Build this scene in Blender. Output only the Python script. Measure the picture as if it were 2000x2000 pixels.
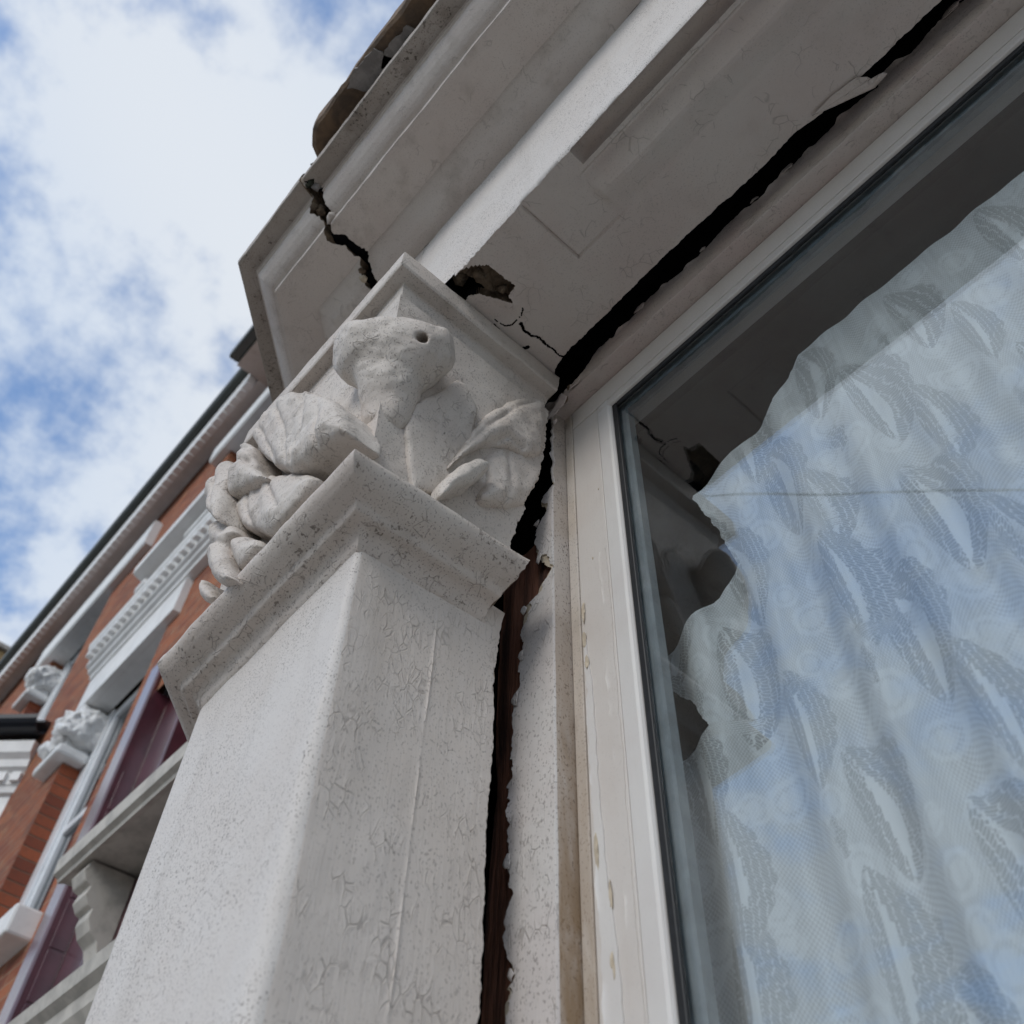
import bpy, math
import numpy as np
from mathutils import Vector, Matrix

# ------------------------------------------------------------------ reset
for o in list(bpy.data.objects):
    bpy.data.objects.remove(o, do_unlink=True)
scene = bpy.context.scene
COL = scene.collection
rad = math.radians

# ------------------------------------------------------------------ camera
# origin of the scene = the phone, 1.5 m above the pavement; X runs along the
# street front to the right, Y into the house, Z up
cam_data = bpy.data.cameras.new('camera')
cam = bpy.data.objects.new('camera', cam_data)
COL.objects.link(cam)
pitch, roll, yaw = rad(52.62), rad(2.494), rad(-50.131)
fwd = Vector((math.sin(yaw)*math.cos(pitch), math.cos(yaw)*math.cos(pitch), math.sin(pitch)))
r0 = fwd.cross(Vector((0, 0, 1))).normalized()
u0 = r0.cross(fwd)
rgt = math.cos(roll)*r0 + math.sin(roll)*u0
upv = -math.sin(roll)*r0 + math.cos(roll)*u0
M = Matrix((rgt, upv, -fwd)).transposed().to_4x4()
cam.matrix_world = M
cam_data.sensor_width = 36.0
cam_data.lens = 36.0*1875.8/2000.0
cam_data.clip_start = 0.02
cam_data.clip_end = 2000
cam_data.dof.use_dof = True
cam_data.dof.focus_distance = 1.25
cam_data.dof.aperture_fstop = 6.8
scene.camera = cam

# ------------------------------------------------------------------ node helpers
def N(nt, kind, loc=None, **kw):
    n = nt.nodes.new(kind)
    for k, v in kw.items():
        if k.startswith('i_'):
            n.inputs[k[2:].replace('_', ' ')].default_value = v
        else:
            setattr(n, k, v)
    return n
def L(nt, a, b):
    nt.links.new(a, b)
def math_n(nt, op, a, b=None, c=None, clamp=False):
    n = nt.nodes.new('ShaderNodeMath'); n.operation = op; n.use_clamp = clamp
    for i, v in enumerate((a, b, c)):
        if v is None: continue
        if hasattr(v, 'links'): nt.links.new(v, n.inputs[i])
        else: n.inputs[i].default_value = v
    return n.outputs[0]
def remap(nt, v, a, b, c=0.0, d=1.0):
    n = nt.nodes.new('ShaderNodeMapRange'); n.interpolation_type = 'SMOOTHSTEP'
    nt.links.new(v, n.inputs['Value'])
    n.inputs['From Min'].default_value = a; n.inputs['From Max'].default_value = b
    n.inputs['To Min'].default_value = c; n.inputs['To Max'].default_value = d
    return n.outputs['Result']
def mixc(nt, f, a, b):
    n = nt.nodes.new('ShaderNodeMix'); n.data_type = 'RGBA'
    for s, v in ((n.inputs[0], f), (n.inputs[6], a), (n.inputs[7], b)):
        if hasattr(v, 'links'): nt.links.new(v, s)
        elif isinstance(v, (tuple, list)): s.default_value = (v[0], v[1], v[2], 1)
        else: s.default_value = v
    return n.outputs[2]
def noise(nt, vec, scale, detail=3.0, rough=0.55, dist=0.0):
    n = nt.nodes.new('ShaderNodeTexNoise')
    n.inputs['Scale'].default_value = scale; n.inputs['Detail'].default_value = detail
    n.inputs['Roughness'].default_value = rough; n.inputs['Distortion'].default_value = dist
    nt.links.new(vec, n.inputs['Vector'])
    return n
def mapping(nt, vec, scale=(1, 1, 1), loc=(0, 0, 0), rot=(0, 0, 0)):
    n = nt.nodes.new('ShaderNodeMapping')
    n.inputs['Scale'].default_value = scale; n.inputs['Location'].default_value = loc
    n.inputs['Rotation'].default_value = rot
    nt.links.new(vec, n.inputs['Vector'])
    return n.outputs[0]

# ------------------------------------------------------------------ sky and sun
SUN_DIR = Vector((0.26, -0.80, 0.55)).normalized()      # towards the sun behind thin cloud
world = bpy.data.worlds.new('World'); scene.world = world
world.use_nodes = True
wt = world.node_tree; wt.nodes.clear()
sky = wt.nodes.new('ShaderNodeTexSky'); sky.sky_type = 'NISHITA'; sky.sun_disc = False
sky.sun_elevation = math.asin(SUN_DIR.z)
sky.sun_rotation = math.atan2(SUN_DIR.x, SUN_DIR.y)
sky.air_density = 1.0; sky.dust_density = 0.3; sky.ozone_density = 3.0
tc = wt.nodes.new('ShaderNodeTexCoord')
sep = wt.nodes.new('ShaderNodeSeparateXYZ'); L(wt, tc.outputs['Generated'], sep.inputs[0])
dz = math_n(wt, 'ADD', math_n(wt, 'MAXIMUM', sep.outputs[2], 0.0), 0.22)
cx = math_n(wt, 'DIVIDE', sep.outputs[0], dz); cy = math_n(wt, 'DIVIDE', sep.outputs[1], dz)
comb = wt.nodes.new('ShaderNodeCombineXYZ'); L(wt, cx, comb.inputs[0]); L(wt, cy, comb.inputs[1])
cl_map = mapping(wt, comb.outputs[0], loc=(-4.2, 7.7, 3.0))
big = noise(wt, cl_map, 1.7, 1.0, 0.5)
fine = noise(wt, cl_map, 9.5, 5.0, 0.58)
dens = math_n(wt, 'ADD', math_n(wt, 'MULTIPLY', big.outputs[0], 0.60), math_n(wt, 'MULTIPLY', fine.outputs[0], 0.66))
cover = remap(wt, dens, 0.47, 0.67, 0.12, 0.98)
cloud_col = mixc(wt, remap(wt, big.outputs[0], 0.32, 0.66), (4.1, 4.6, 5.3), (4.85, 5.1, 5.4))
hsv = wt.nodes.new('ShaderNodeHueSaturation'); hsv.inputs['Saturation'].default_value = 1.12; hsv.inputs['Value'].default_value = 1.5
L(wt, sky.outputs[0], hsv.inputs['Color'])
SKYMIX = mixc(wt, math_n(wt, 'MULTIPLY', cover, 0.97), hsv.outputs[0], cloud_col)
bg = wt.nodes.new('ShaderNodeBackground'); bg.inputs['Strength'].default_value = 0.15
L(wt, SKYMIX, bg.inputs['Color'])
wo = wt.nodes.new('ShaderNodeOutputWorld'); L(wt, bg.outputs[0], wo.inputs['Surface'])

sun_data = bpy.data.lights.new('sun', 'SUN'); sun_data.energy = 1.3; sun_data.angle = rad(22)
sun_data.color = (1.0, 0.96, 0.90)
sun = bpy.data.objects.new('sun', sun_data); COL.objects.link(sun)
sun.rotation_euler = (-SUN_DIR).to_track_quat('-Z', 'Y').to_euler()
sun.location = SUN_DIR*30

scene.view_settings.view_transform = 'Standard'
scene.view_settings.look = 'None'
scene.view_settings.exposure = 0.13
scene.view_settings.gamma = 1.0
scene.view_settings.use_curve_mapping = False
scene.render.engine = 'CYCLES'
scene.cycles.max_bounces = 7
scene.cycles.diffuse_bounces = 4
scene.cycles.glossy_bounces = 3
scene.cycles.transmission_bounces = 6
scene.cycles.transparent_max_bounces = 12

# ------------------------------------------------------------------ numpy noise
def vnoise(P, scale, seed=0):
    P = np.asarray(P, float)*scale + seed*17.31
    I = np.floor(P).astype(np.int64); f = P - I; f = f*f*(3-2*f)
    def h(ix, iy, iz):
        n = (ix*374761393 + iy*668265263 + iz*2147483647 + seed*1442695) & 0xffffffff
        n = ((n ^ (n >> 13))*1274126177) & 0xffffffff
        return ((n ^ (n >> 16)) & 0xffff)/32767.5 - 1.0
    out = 0
    for dx in (0, 1):
        for dy in (0, 1):
            for dz_ in (0, 1):
                w = (f[..., 0] if dx else 1-f[..., 0])*(f[..., 1] if dy else 1-f[..., 1])*(f[..., 2] if dz_ else 1-f[..., 2])
                out = out + w*h(I[..., 0]+dx, I[..., 1]+dy, I[..., 2]+dz_)
    return out
def fbm(P, scale, seed=0, octv=3):
    a, s, t = 1.0, scale, 0
    for k in range(octv):
        t = t + a*vnoise(P, s, seed+k); a *= 0.5; s *= 2.07
    return t
def n1(x, scale, seed=0, octv=3):
    x = np.asarray(x, float)
    return fbm(np.stack([x, x*0+seed*3.7, x*0], -1), scale, seed, octv)

# ------------------------------------------------------------------ mesh helpers
def build(name, verts, faces, mats, parent=None, smooth=False, midx=None, auto=None):
    me = bpy.data.meshes.new(name)
    if isinstance(faces, np.ndarray) and faces.ndim == 2:
        Vv = np.ascontiguousarray(verts, np.float32).reshape(-1, 3); Fv = np.ascontiguousarray(faces, np.int32); k = Fv.shape[1]
        me.vertices.add(len(Vv)); me.vertices.foreach_set('co', Vv.ravel())
        me.loops.add(Fv.size); me.loops.foreach_set('vertex_index', Fv.ravel())
        me.polygons.add(len(Fv)); me.polygons.foreach_set('loop_start', np.arange(0, Fv.size, k, dtype=np.int32))
        me.update(calc_edges=True)
    else:
        me.from_pydata([tuple(map(float, v)) for v in verts], [], [tuple(map(int, f)) for f in faces])
    if not isinstance(mats, (list, tuple)): mats = [mats]
    for m in mats: me.materials.append(m)
    if midx is not None: me.polygons.foreach_set('material_index', np.asarray(midx, np.int32))
    if smooth: me.polygons.foreach_set('use_smooth', np.ones(len(me.polygons), bool))
    me.update()
    if smooth and auto:
        me.set_sharp_from_angle(angle=rad(auto))
    o = bpy.data.objects.new(name, me)
    COL.objects.link(o)
    attach(o, parent)
    return o
def world_loc(o):
    v = Vector((0, 0, 0))
    while o is not None:
        v = v + o.location; o = o.parent
    return v
def attach(o, parent):
    if parent is not None:
        o.parent = parent
        o.location = Vector(o.location) - world_loc(parent)
def empty(name, loc, label, cat, group=None):
    o = bpy.data.objects.new(name, None); o.location = loc; o.empty_display_size = 0.1
    COL.objects.link(o); tag(o, label, cat, group)
    return o
def tag(o, label=None, cat=None, group=None, kind=None):
    if label: o['label'] = label
    if cat: o['category'] = cat
    if group: o['group'] = group
    if kind: o['kind'] = kind
    return o
def grid_faces(nu, nv, closed_u=False, flip=False):
    iu = np.arange(nu if closed_u else nu-1); iv = np.arange(nv-1)
    A, B = np.meshgrid(iu, iv, indexing='ij'); A = A.ravel(); B = B.ravel(); A2 = (A+1) % nu
    f = np.stack([A*nv+B, A2*nv+B, A2*nv+B+1, A*nv+B+1], 1)
    return f[:, ::-1] if flip else f
def box_vf(x0, x1, y0, y1, z0, z1):
    v = [(x0, y0, z0), (x1, y0, z0), (x1, y1, z0), (x0, y1, z0), (x0, y0, z1), (x1, y0, z1), (x1, y1, z1), (x0, y1, z1)]
    f = [(0, 3, 2, 1), (4, 5, 6, 7), (0, 1, 5, 4), (1, 2, 6, 5), (2, 3, 7, 6), (3, 0, 4, 7)]
    return v, f
def add_bevel(o, w, seg=2):
    m = o.modifiers.new('bevel', 'BEVEL'); m.width = w; m.segments = seg; m.limit_method = 'ANGLE'
    return o
def box(name, x0, x1, y0, y1, z0, z1, mat, parent=None, bevel=0.0, seg=2):
    v, f = box_vf(x0, x1, y0, y1, z0, z1)
    o = build(name, v, f, mat, parent)
    if bevel: add_bevel(o, bevel, seg)
    return o
def prism_x(name, prof, x0, x1, mat, parent=None, smooth=False, auto=None):
    """prof: closed list of (y, z), extruded along x"""
    n = len(prof)
    v = [(x0, p[0], p[1]) for p in prof] + [(x1, p[0], p[1]) for p in prof]
    f = [(i, (i+1) % n, n+(i+1) % n, n+i) for i in range(n)] + [tuple(range(n))[::-1], tuple(range(n, 2*n))]
    return build(name, v, f, mat, parent, smooth, auto=auto)
def resample(pts, step):
    pts = np.asarray(pts, float); out = [pts[0]]
    for a, b in zip(pts[:-1], pts[1:]):
        n = max(1, int(round(np.linalg.norm(b-a)/step)))
        for k in range(1, n+1): out.append(a+(b-a)*k/n)
    return np.array(out)
def path_normals(path):
    """outward mitre vectors of an open plan path (outward = to the right of travel)"""
    P = np.asarray(path, float); d = np.diff(P, axis=0); d /= np.linalg.norm(d, axis=1)[:, None]
    nrm = np.stack([d[:, 1], -d[:, 0]], 1)
    out = np.zeros_like(P); out[0] = nrm[0]; out[-1] = nrm[-1]
    for i in range(1, len(P)-1):
        b = nrm[i-1]+nrm[i]; b /= np.linalg.norm(b); out[i] = b/max(0.25, b @ nrm[i])
    return out
def sweep_surface(path, prof, step_p=None):
    """path: plan points, prof: (e,z). returns V[nu,nv,3]; normals outward"""
    P = np.asarray(path, float); mn = path_normals(P)
    if step_p:
        Q, Mn = [P[0]], [mn[0]]
        for i in range(len(P)-1):
            n = max(1, int(round(np.linalg.norm(P[i+1]-P[i])/step_p)))
            for k in range(1, n+1):
                t = k/n
                Q.append(P[i]+(P[i+1]-P[i])*t); Mn.append(mn[i]+(mn[i+1]-mn[i])*t)
        # constant unit normal inside a segment: blend only for the corner offset
        P, mn = np.array(Q), np.array(Mn)
    prof = np.asarray(prof, float)
    V = np.zeros((len(P), len(prof), 3))
    V[:, :, :2] = P[:, None, :] + mn[:, None, :]*prof[None, :, 0, None]
    V[:, :, 2] = prof[None, :, 1]
    return V
# ------------------------------------------------------------------ materials
def new_mat(name):
    m = bpy.data.materials.new(name); m.use_nodes = True
    nt = m.node_tree; nt.nodes.clear()
    out = nt.nodes.new('ShaderNodeOutputMaterial')
    b = nt.nodes.new('ShaderNodeBsdfPrincipled'); nt.links.new(b.outputs[0], out.inputs['Surface'])
    return m, nt, b
def painted(name, col=(0.62, 0.575, 0.54), tint=(0.60, 0.535, 0.50), speck=0.5, crackle=0.5, crack_scale=42.0,
            pits=0.0, streak=0.0, rough=0.6, grime=0.25, stretch=(1, 1, 1), bump=0.5, rust=0.0, speck_scale=430.0,
            gate=(0.50, 0.60), line=0.06, run=0.45):
    """aged masonry / joinery paint: dust specks, hairline crackle with lifted lips, brush marks, worn pits"""
    m, nt, b = new_mat(name)
    co = nt.nodes.new('ShaderNodeTexCoord').outputs['Object']
    def rgb(sock):
        n = nt.nodes.new('ShaderNodeSeparateColor'); nt.links.new(sock, n.inputs[0]); return n.outputs
    A = rgb(noise(nt, co, 7.0, 3.0, 0.62).outputs['Color'])
    base = mixc(nt, remap(nt, A[0], 0.38, 0.62), col, tint)
    d1 = noise(nt, mapping(nt, co, (1, 1, run)), 17.0, 3.0, 0.65).outputs[0]
    base = mixc(nt, math_n(nt, 'MULTIPLY', remap(nt, d1, 0.50, 0.78), grime), base, (col[0]*0.52, col[1]*0.49, col[2]*0.45))
    Wn = noise(nt, co, 34.0, 1.0, 0.6); W = rgb(Wn.outputs['Color'])
    h = math_n(nt, 'MULTIPLY', Wn.outputs[0], 0.9)
    if crackle > 0:
        wv = nt.nodes.new('ShaderNodeVectorMath'); wv.operation = 'MULTIPLY_ADD'
        nt.links.new(Wn.outputs['Color'], wv.inputs[0]); wv.inputs[1].default_value = (0.9/crack_scale, 0.9/crack_scale, 0.9/crack_scale)
        nt.links.new(mapping(nt, co, stretch), wv.inputs[2])
        v = nt.nodes.new('ShaderNodeTexVoronoi'); v.feature = 'DISTANCE_TO_EDGE'; v.inputs['Scale'].default_value = crack_scale
        nt.links.new(wv.outputs[0], v.inputs['Vector'])
        g = math_n(nt, 'MULTIPLY', remap(nt, W[1], gate[0], gate[1]), remap(nt, A[1], 0.34, 0.52, 0.15, 1.0))
        lines = math_n(nt, 'MULTIPLY', remap(nt, v.outputs['Distance'], 0.0, line, 1.0, 0.0), g)
        lipm = math_n(nt, 'MULTIPLY', remap(nt, v.outputs['Distance'], line*0.8, line*5, 1.0, 0.0), g)
        base = mixc(nt, math_n(nt, 'MULTIPLY', lines, min(0.8, crackle)), base, (0.15, 0.125, 0.11))
        h = math_n(nt, 'ADD', h, math_n(nt, 'MULTIPLY', lines, -1.6*crackle))
        h = math_n(nt, 'ADD', h, math_n(nt, 'MULTIPLY', lipm, 0.9*crackle))
    if speck > 0:
        sp = noise(nt, mapping(nt, co, (1, 1, 0.62)), speck_scale, 1.0, 0.5).outputs[0]
        spm = math_n(nt, 'MULTIPLY', remap(nt, sp, 0.60, 0.68), remap(nt, A[2], 0.30, 0.56, 0.30, 1.0))
        base = mixc(nt, math_n(nt, 'MULTIPLY', spm, 0.85*speck), base, (0.15, 0.125, 0.115))
    grain = noise(nt, mapping(nt, co, (1, 1, 0.05 if streak > 0.4 else 1.0)), 190.0, 2.0, 0.7).outputs[0]
    h = math_n(nt, 'ADD', h, math_n(nt, 'MULTIPLY', grain, 0.55))
    if pits:
        p1 = noise(nt, mapping(nt, co, (1, 1, 1.4)), 150.0, 2.0, 0.6).outputs[0]
        pm = math_n(nt, 'MULTIPLY', remap(nt, p1, 0.61, 0.655), remap(nt, d1, 0.46, 0.60))
        base = mixc(nt, math_n(nt, 'MULTIPLY', pm, pits), base, (0.085, 0.065, 0.05))
        h = math_n(nt, 'ADD', h, math_n(nt, 'MULTIPLY', pm, -2.2*pits))
    if rust:
        sx = nt.nodes.new('ShaderNodeSeparateXYZ'); nt.links.new(co, sx.inputs[0])
        g2 = remap(nt, sx.outputs[2], 0.98, 0.42)
        rn = noise(nt, mapping(nt, co, (1, 1, 0.16)), 46.0, 5.0, 0.65, 0.5).outputs[0]
        rm = math_n(nt, 'MULTIPLY', g2, remap(nt, rn, 0.22, 0.62))
        base = mixc(nt, math_n(nt, 'MULTIPLY', rm, rust), base, (0.235, 0.150, 0.075))
    bp = nt.nodes.new('ShaderNodeBump'); bp.inputs['Strength'].default_value = bump; bp.inputs['Distance'].default_value = 0.0016
    nt.links.new(h, bp.inputs['Height']); nt.links.new(bp.outputs[0], b.inputs['Normal'])
    nt.links.new(base, b.inputs['Base Color'])
    b.inputs['Roughness'].default_value = rough
    b.inputs['Specular IOR Level'].default_value = 0.3
    return m
def simple(name, col, rough=0.6, var=0.12, scale=30.0, bump=0.2, spec=0.4, stretch=(1, 1, 1), col2=None):
    m, nt, b = new_mat(name)
    co = nt.nodes.new('ShaderNodeTexCoord').outputs['Object']
    v = noise(nt, mapping(nt, co, stretch), scale, 5.0, 0.62, 0.3).outputs[0]
    c2 = col2 or tuple(c*(1-var*2.2) for c in col)
    base = mixc(nt, remap(nt, v, 0.36, 0.66), col, c2)
    bp = nt.nodes.new('ShaderNodeBump'); bp.inputs['Strength'].default_value = bump; bp.inputs['Distance'].default_value = 0.004
    nt.links.new(noise(nt, mapping(nt, co, stretch), scale*4, 4.0, 0.65).outputs[0], bp.inputs['Height'])
    nt.links.new(bp.outputs[0], b.inputs['Normal'])
    nt.links.new(base, b.inputs['Base Color'])
    b.inputs['Roughness'].default_value = rough; b.inputs['Specular IOR Level'].default_value = spec
    return m

MAT = {}
MAT['front'] = painted('pier paint', col=(0.635, 0.602, 0.572), tint=(0.615, 0.575, 0.540), speck=0.95, crackle=0.0, grime=0.22, run=0.09, bump=0.6, speck_scale=620)
MAT['reveal'] = painted('crazed reveal paint', col=(0.62, 0.565, 0.520), tint=(0.60, 0.54, 0.49), speck=0.5, crackle=0.38, crack_scale=105, streak=0.6, grime=0.26, bump=0.6, gate=(0.47, 0.64), line=0.06, stretch=(1, 1, 0.42), run=0.07)
MAT['capital'] = painted('capital paint', col=(0.60, 0.550, 0.500), tint=(0.57, 0.51, 0.46), speck=0.65, crackle=0.40, crack_scale=60, grime=0.45, bump=0.65, pits=0.25, gate=(0.53, 0.60))
MAT['astragal'] = painted('neck moulding paint', col=(0.58, 0.525, 0.475), tint=(0.54, 0.475, 0.425), speck=0.7, crackle=0.42, crack_scale=66, grime=0.45, bump=0.65, pits=0.6, gate=(0.52, 0.60))
MAT['soffit'] = painted('soffit paint', col=(0.62, 0.562, 0.515), tint=(0.60, 0.525, 0.48), speck=0.25, crackle=0.36, crack_scale=48, grime=0.16, bump=0.5, gate=(0.57, 0.64), line=0.035)
MAT['cornice'] = painted('cornice paint', col=(0.61, 0.560, 0.515), tint=(0.58, 0.52, 0.475), speck=0.35, crackle=0.30, crack_scale=22, grime=0.45, bump=0.5, gate=(0.58, 0.65), line=0.03)
MAT['slab'] = painted('weathered cornice edge', col=(0.40, 0.36, 0.32), tint=(0.34, 0.30, 0.26), speck=0.9, crackle=0.3, crack_scale=40, grime=0.7, pits=0.8, bump=0.8)
MAT['trim'] = painted('trim paint', col=(0.60, 0.57, 0.545), tint=(0.58, 0.535, 0.51), speck=0.6, crackle=0.40, crack_scale=80, streak=0.5, stretch=(1, 1, 0.35), grime=0.2, gate=(0.56, 0.62))
MAT['head'] = painted('head trim paint', col=(0.54, 0.485, 0.445), tint=(0.52, 0.435, 0.40), speck=0.4, crackle=0.35, crack_scale=60, grime=0.35, stretch=(0.35, 1, 1), gate=(0.56, 0.62))
MAT['return'] = painted('stained trim return', col=(0.50, 0.45, 0.41), tint=(0.45, 0.39, 0.34), speck=1.0, crackle=0.0, grime=0.6, rust=0.85, bump=0.6)
MAT['joinery'] = painted('casement paint', col=(0.60, 0.562, 0.525), tint=(0.575, 0.53, 0.49), speck=0.10, crackle=0.0, streak=0.55, grime=0.10, rough=0.5, bump=0.35)
MAT['joinery2'] = painted('casement bead paint', col=(0.64, 0.62, 0.595), tint=(0.61, 0.58, 0.555), speck=0.06, crackle=0.0, streak=0.45, grime=0.08, rough=0.45, bump=0.25)
MAT['stop'] = painted('stained stop', col=(0.55, 0.50, 0.45), tint=(0.51, 0.45, 0.39), speck=0.5, crackle=0.0, grime=0.4, rust=0.45, streak=0.5)
MAT['undercoat'] = simple('cream undercoat', (0.55, 0.47, 0.36), 0.75, 0.12, 60)
MAT['stone'] = simple('bare brown stone', (0.20, 0.150, 0.105), 0.9, 0.25, 48, 0.9, 0.2)
MAT['coping'] = simple('brown weathered coping', (0.205, 0.140, 0.090), 0.85, 0.22, 26, 0.8, 0.3, col2=(0.11, 0.082, 0.062))
MAT['render'] = simple('grey render', (0.33, 0.31, 0.295), 0.9, 0.15, 40, 0.6)
MAT['void'] = simple('painted cavity shade', (0.012, 0.012, 0.014), 1.0, 0.2, 30, 0.2, 0.0)  # near-black colour stands for the shade deep in gaps and breaks
MAT['wood'] = simple('bare red-brown timber', (0.23, 0.10, 0.062), 0.75, 0.3, 60, 0.8, 0.3, stretch=(1, 1, 0.06), col2=(0.030, 0.015, 0.011))
MAT['gasket'] = simple('black glazing rubber', (0.012, 0.013, 0.015), 0.5, 0.2, 60, 0.1)
MAT['spacer'] = simple('grey glazing spacer', (0.30, 0.32, 0.33), 0.35, 0.1, 40, 0.05, 0.6)
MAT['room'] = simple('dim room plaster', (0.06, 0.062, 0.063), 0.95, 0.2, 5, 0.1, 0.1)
MAT['lichen'] = simple('dark moss', (0.055, 0.06, 0.045), 1.0, 0.3, 80, 0.8, 0.1)

# background
def brick_mat(name, c1=(0.34, 0.098, 0.034), c2=(0.20, 0.050, 0.021), mortar=(0.26, 0.17, 0.11), axes='xz'):
    m, nt, b = new_mat(name)
    co = nt.nodes.new('ShaderNodeTexCoord').outputs['Object']
    s = nt.nodes.new('ShaderNodeSeparateXYZ'); nt.links.new(co, s.inputs[0])
    c = nt.nodes.new('ShaderNodeCombineXYZ')
    nt.links.new(s.outputs[0 if axes[0] == 'x' else 1], c.inputs[0]); nt.links.new(s.outputs[2], c.inputs[1])
    br = nt.nodes.new('ShaderNodeTexBrick'); nt.links.new(c.outputs[0], br.inputs['Vector'])
    br.inputs['Scale'].default_value = 1.0; br.inputs['Brick Width'].default_value = 0.225; br.inputs['Row Height'].default_value = 0.075
    br.inputs['Mortar Size'].default_value = 0.006; br.inputs['Mortar Smooth'].default_value = 0.3; br.inputs['Bias'].default_value = 0.1
    br.inputs['Color1'].default_value = (*c1, 1); br.inputs['Color2'].default_value = (*c2, 1); br.inputs['Mortar'].default_value = (*mortar, 1)
    n = noise(nt, co, 2.2, 5.0, 0.65, 0.5).outputs[0]
    n2 = noise(nt, mapping(nt, co, (0.5, 1, 1)), 9.0, 4.0, 0.65).outputs[0]
    base = mixc(nt, math_n(nt, 'MULTIPLY', remap(nt, n, 0.45, 0.72), 0.5), br.outputs['Color'], (0.36, 0.15, 0.06))
    base = mixc(nt, math_n(nt, 'MULTIPLY', remap(nt, n2, 0.50, 0.70), 0.6), base, (0.11, 0.045, 0.028))
    n3 = noise(nt, mapping(nt, co, (0.35, 1, 1.6)), 14.0, 3.0, 0.6).outputs[0]
    base = mixc(nt, math_n(nt, 'MULTIPLY', remap(nt, n3, 0.56, 0.70), 0.5), base, (0.36, 0.24, 0.14))
    bp = nt.nodes.new('ShaderNodeBump'); bp.inputs['Strength'].default_value = 0.5; bp.inputs['Distance'].default_value = 0.006
    bp.invert = True
    nt.links.new(br.outputs['Fac'], bp.inputs['Height']); nt.links.new(bp.outputs[0], b.inputs['Normal'])
    nt.links.new(base, b.inputs['Base Color']); b.inputs['Roughness'].default_value = 0.85
    return m
MAT['brick_wall'] = brick_mat('red brick wall')
def brick_piece():
    m, nt, b = new_mat('single red brick')
    oi = nt.nodes.new('ShaderNodeObjectInfo')
    co = nt.nodes.new('ShaderNodeTexCoord').outputs['Object']
    base = mixc(nt, oi.outputs['Random'], (0.33, 0.085, 0.034), (0.17, 0.042, 0.022))
    n = noise(nt, co, 40.0, 4.0, 0.6).outputs[0]
    base = mixc(nt, math_n(nt, 'MULTIPLY', remap(nt, n, 0.45, 0.7), 0.4), base, (0.12, 0.05, 0.035))
    nt.links.new(base, b.inputs['Base Color']); b.inputs['Roughness'].default_value = 0.85
    return m
MAT['brick'] = brick_piece()
MAT['mortar'] = simple('lime mortar', (0.30, 0.22, 0.16), 0.95, 0.1, 40, 0.4)
MAT['white'] = simple('white stone paint', (0.80, 0.80, 0.79), 0.55, 0.05, 6, 0.05)
MAT['white2'] = simple('white joinery gloss', (0.80, 0.82, 0.84), 0.3, 0.04, 6, 0.02, 0.5)
MAT['cream'] = simple('cream stone paint', (0.52, 0.49, 0.44), 0.65, 0.12, 12, 0.3)
MAT['maroon'] = simple('maroon gloss paint', (0.105, 0.026, 0.036), 0.30, 0.15, 7, 0.30, 0.8)
for _n in MAT['maroon'].node_tree.nodes:
    if _n.type == 'BSDF_PRINCIPLED': _n.inputs['Coat Weight'].default_value = 1.0; _n.inputs['Coat Roughness'].default_value = 0.18
MAT['gutter'] = simple('dark green-grey gutter', (0.085, 0.095, 0.088), 0.45, 0.1, 5, 0.05, 0.5)
MAT['black_gutter'] = simple('black plastic gutter', (0.010, 0.012, 0.018), 0.35, 0.1, 5, 0.02, 0.5)
MAT['slate'] = simple('grey roof slate', (0.075, 0.078, 0.085), 0.6, 0.2, 6, 0.3)
MAT['yellow'] = simple('yellow stock brick', (0.36, 0.24, 0.11), 0.9, 0.15, 3, 0.3)
MAT['asphalt'] = simple('asphalt', (0.055, 0.055, 0.057), 0.9, 0.15, 30, 0.4)
MAT['paving'] = simple('concrete paving', (0.37, 0.345, 0.31), 0.9, 0.12, 6, 0.4)
MAT['cable'] = simple('black cable', (0.02, 0.02, 0.02), 0.6, 0.1, 5, 0.0)

def glass_mat(name, ior, tint=(0.90, 0.93, 0.94), film=0.0):
    m = bpy.data.materials.new(name); m.use_nodes = True
    nt = m.node_tree; nt.nodes.clear()
    out = nt.nodes.new('ShaderNodeOutputMaterial')
    gm = nt.nodes.new('ShaderNodeNewGeometry')
    dp = nt.nodes.new('ShaderNodeVectorMath'); dp.operation = 'DOT_PRODUCT'
    nt.links.new(gm.outputs['Incoming'], dp.inputs[0]); nt.links.new(gm.outputs['True Normal'], dp.inputs[1])
    om = math_n(nt, 'SUBTRACT', 1.0, math_n(nt, 'ABSOLUTE', dp.outputs['Value']))
    r0 = ((ior-1)/(ior+1))**2
    fac = math_n(nt, 'MULTIPLY_ADD', math_n(nt, 'POWER', om, 4.0), 1-r0, r0, clamp=True)
    tr = nt.nodes.new('ShaderNodeBsdfTransparent'); tr.inputs['Color'].default_value = (*tint, 1)
    gl = nt.nodes.new('ShaderNodeBsdfGlossy'); gl.inputs['Roughness'].default_value = 0.0
    gl.inputs['Color'].default_value = (0.96, 0.98, 1.0, 1)
    co = nt.nodes.new('ShaderNodeTexCoord').outputs['Object']
    bp = nt.nodes.new('ShaderNodeBump'); bp.inputs['Strength'].default_value = 0.12; bp.inputs['Distance'].default_value = 0.004
    nt.links.new(noise(nt, co, 3.5, 2.0, 0.5).outputs[0], bp.inputs['Height'])
    nt.links.new(bp.outputs[0], gl.inputs['Normal'])
    mx = nt.nodes.new('ShaderNodeMixShader')
    nt.links.new(fac, mx.inputs[0]); nt.links.new(tr.outputs[0], mx.inputs[1]); nt.links.new(gl.outputs[0], mx.inputs[2])
    nt.links.new(mx.outputs[0], out.inputs['Surface'])
    return m
MAT['glass'] = glass_mat('window glass', 1.80)
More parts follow.
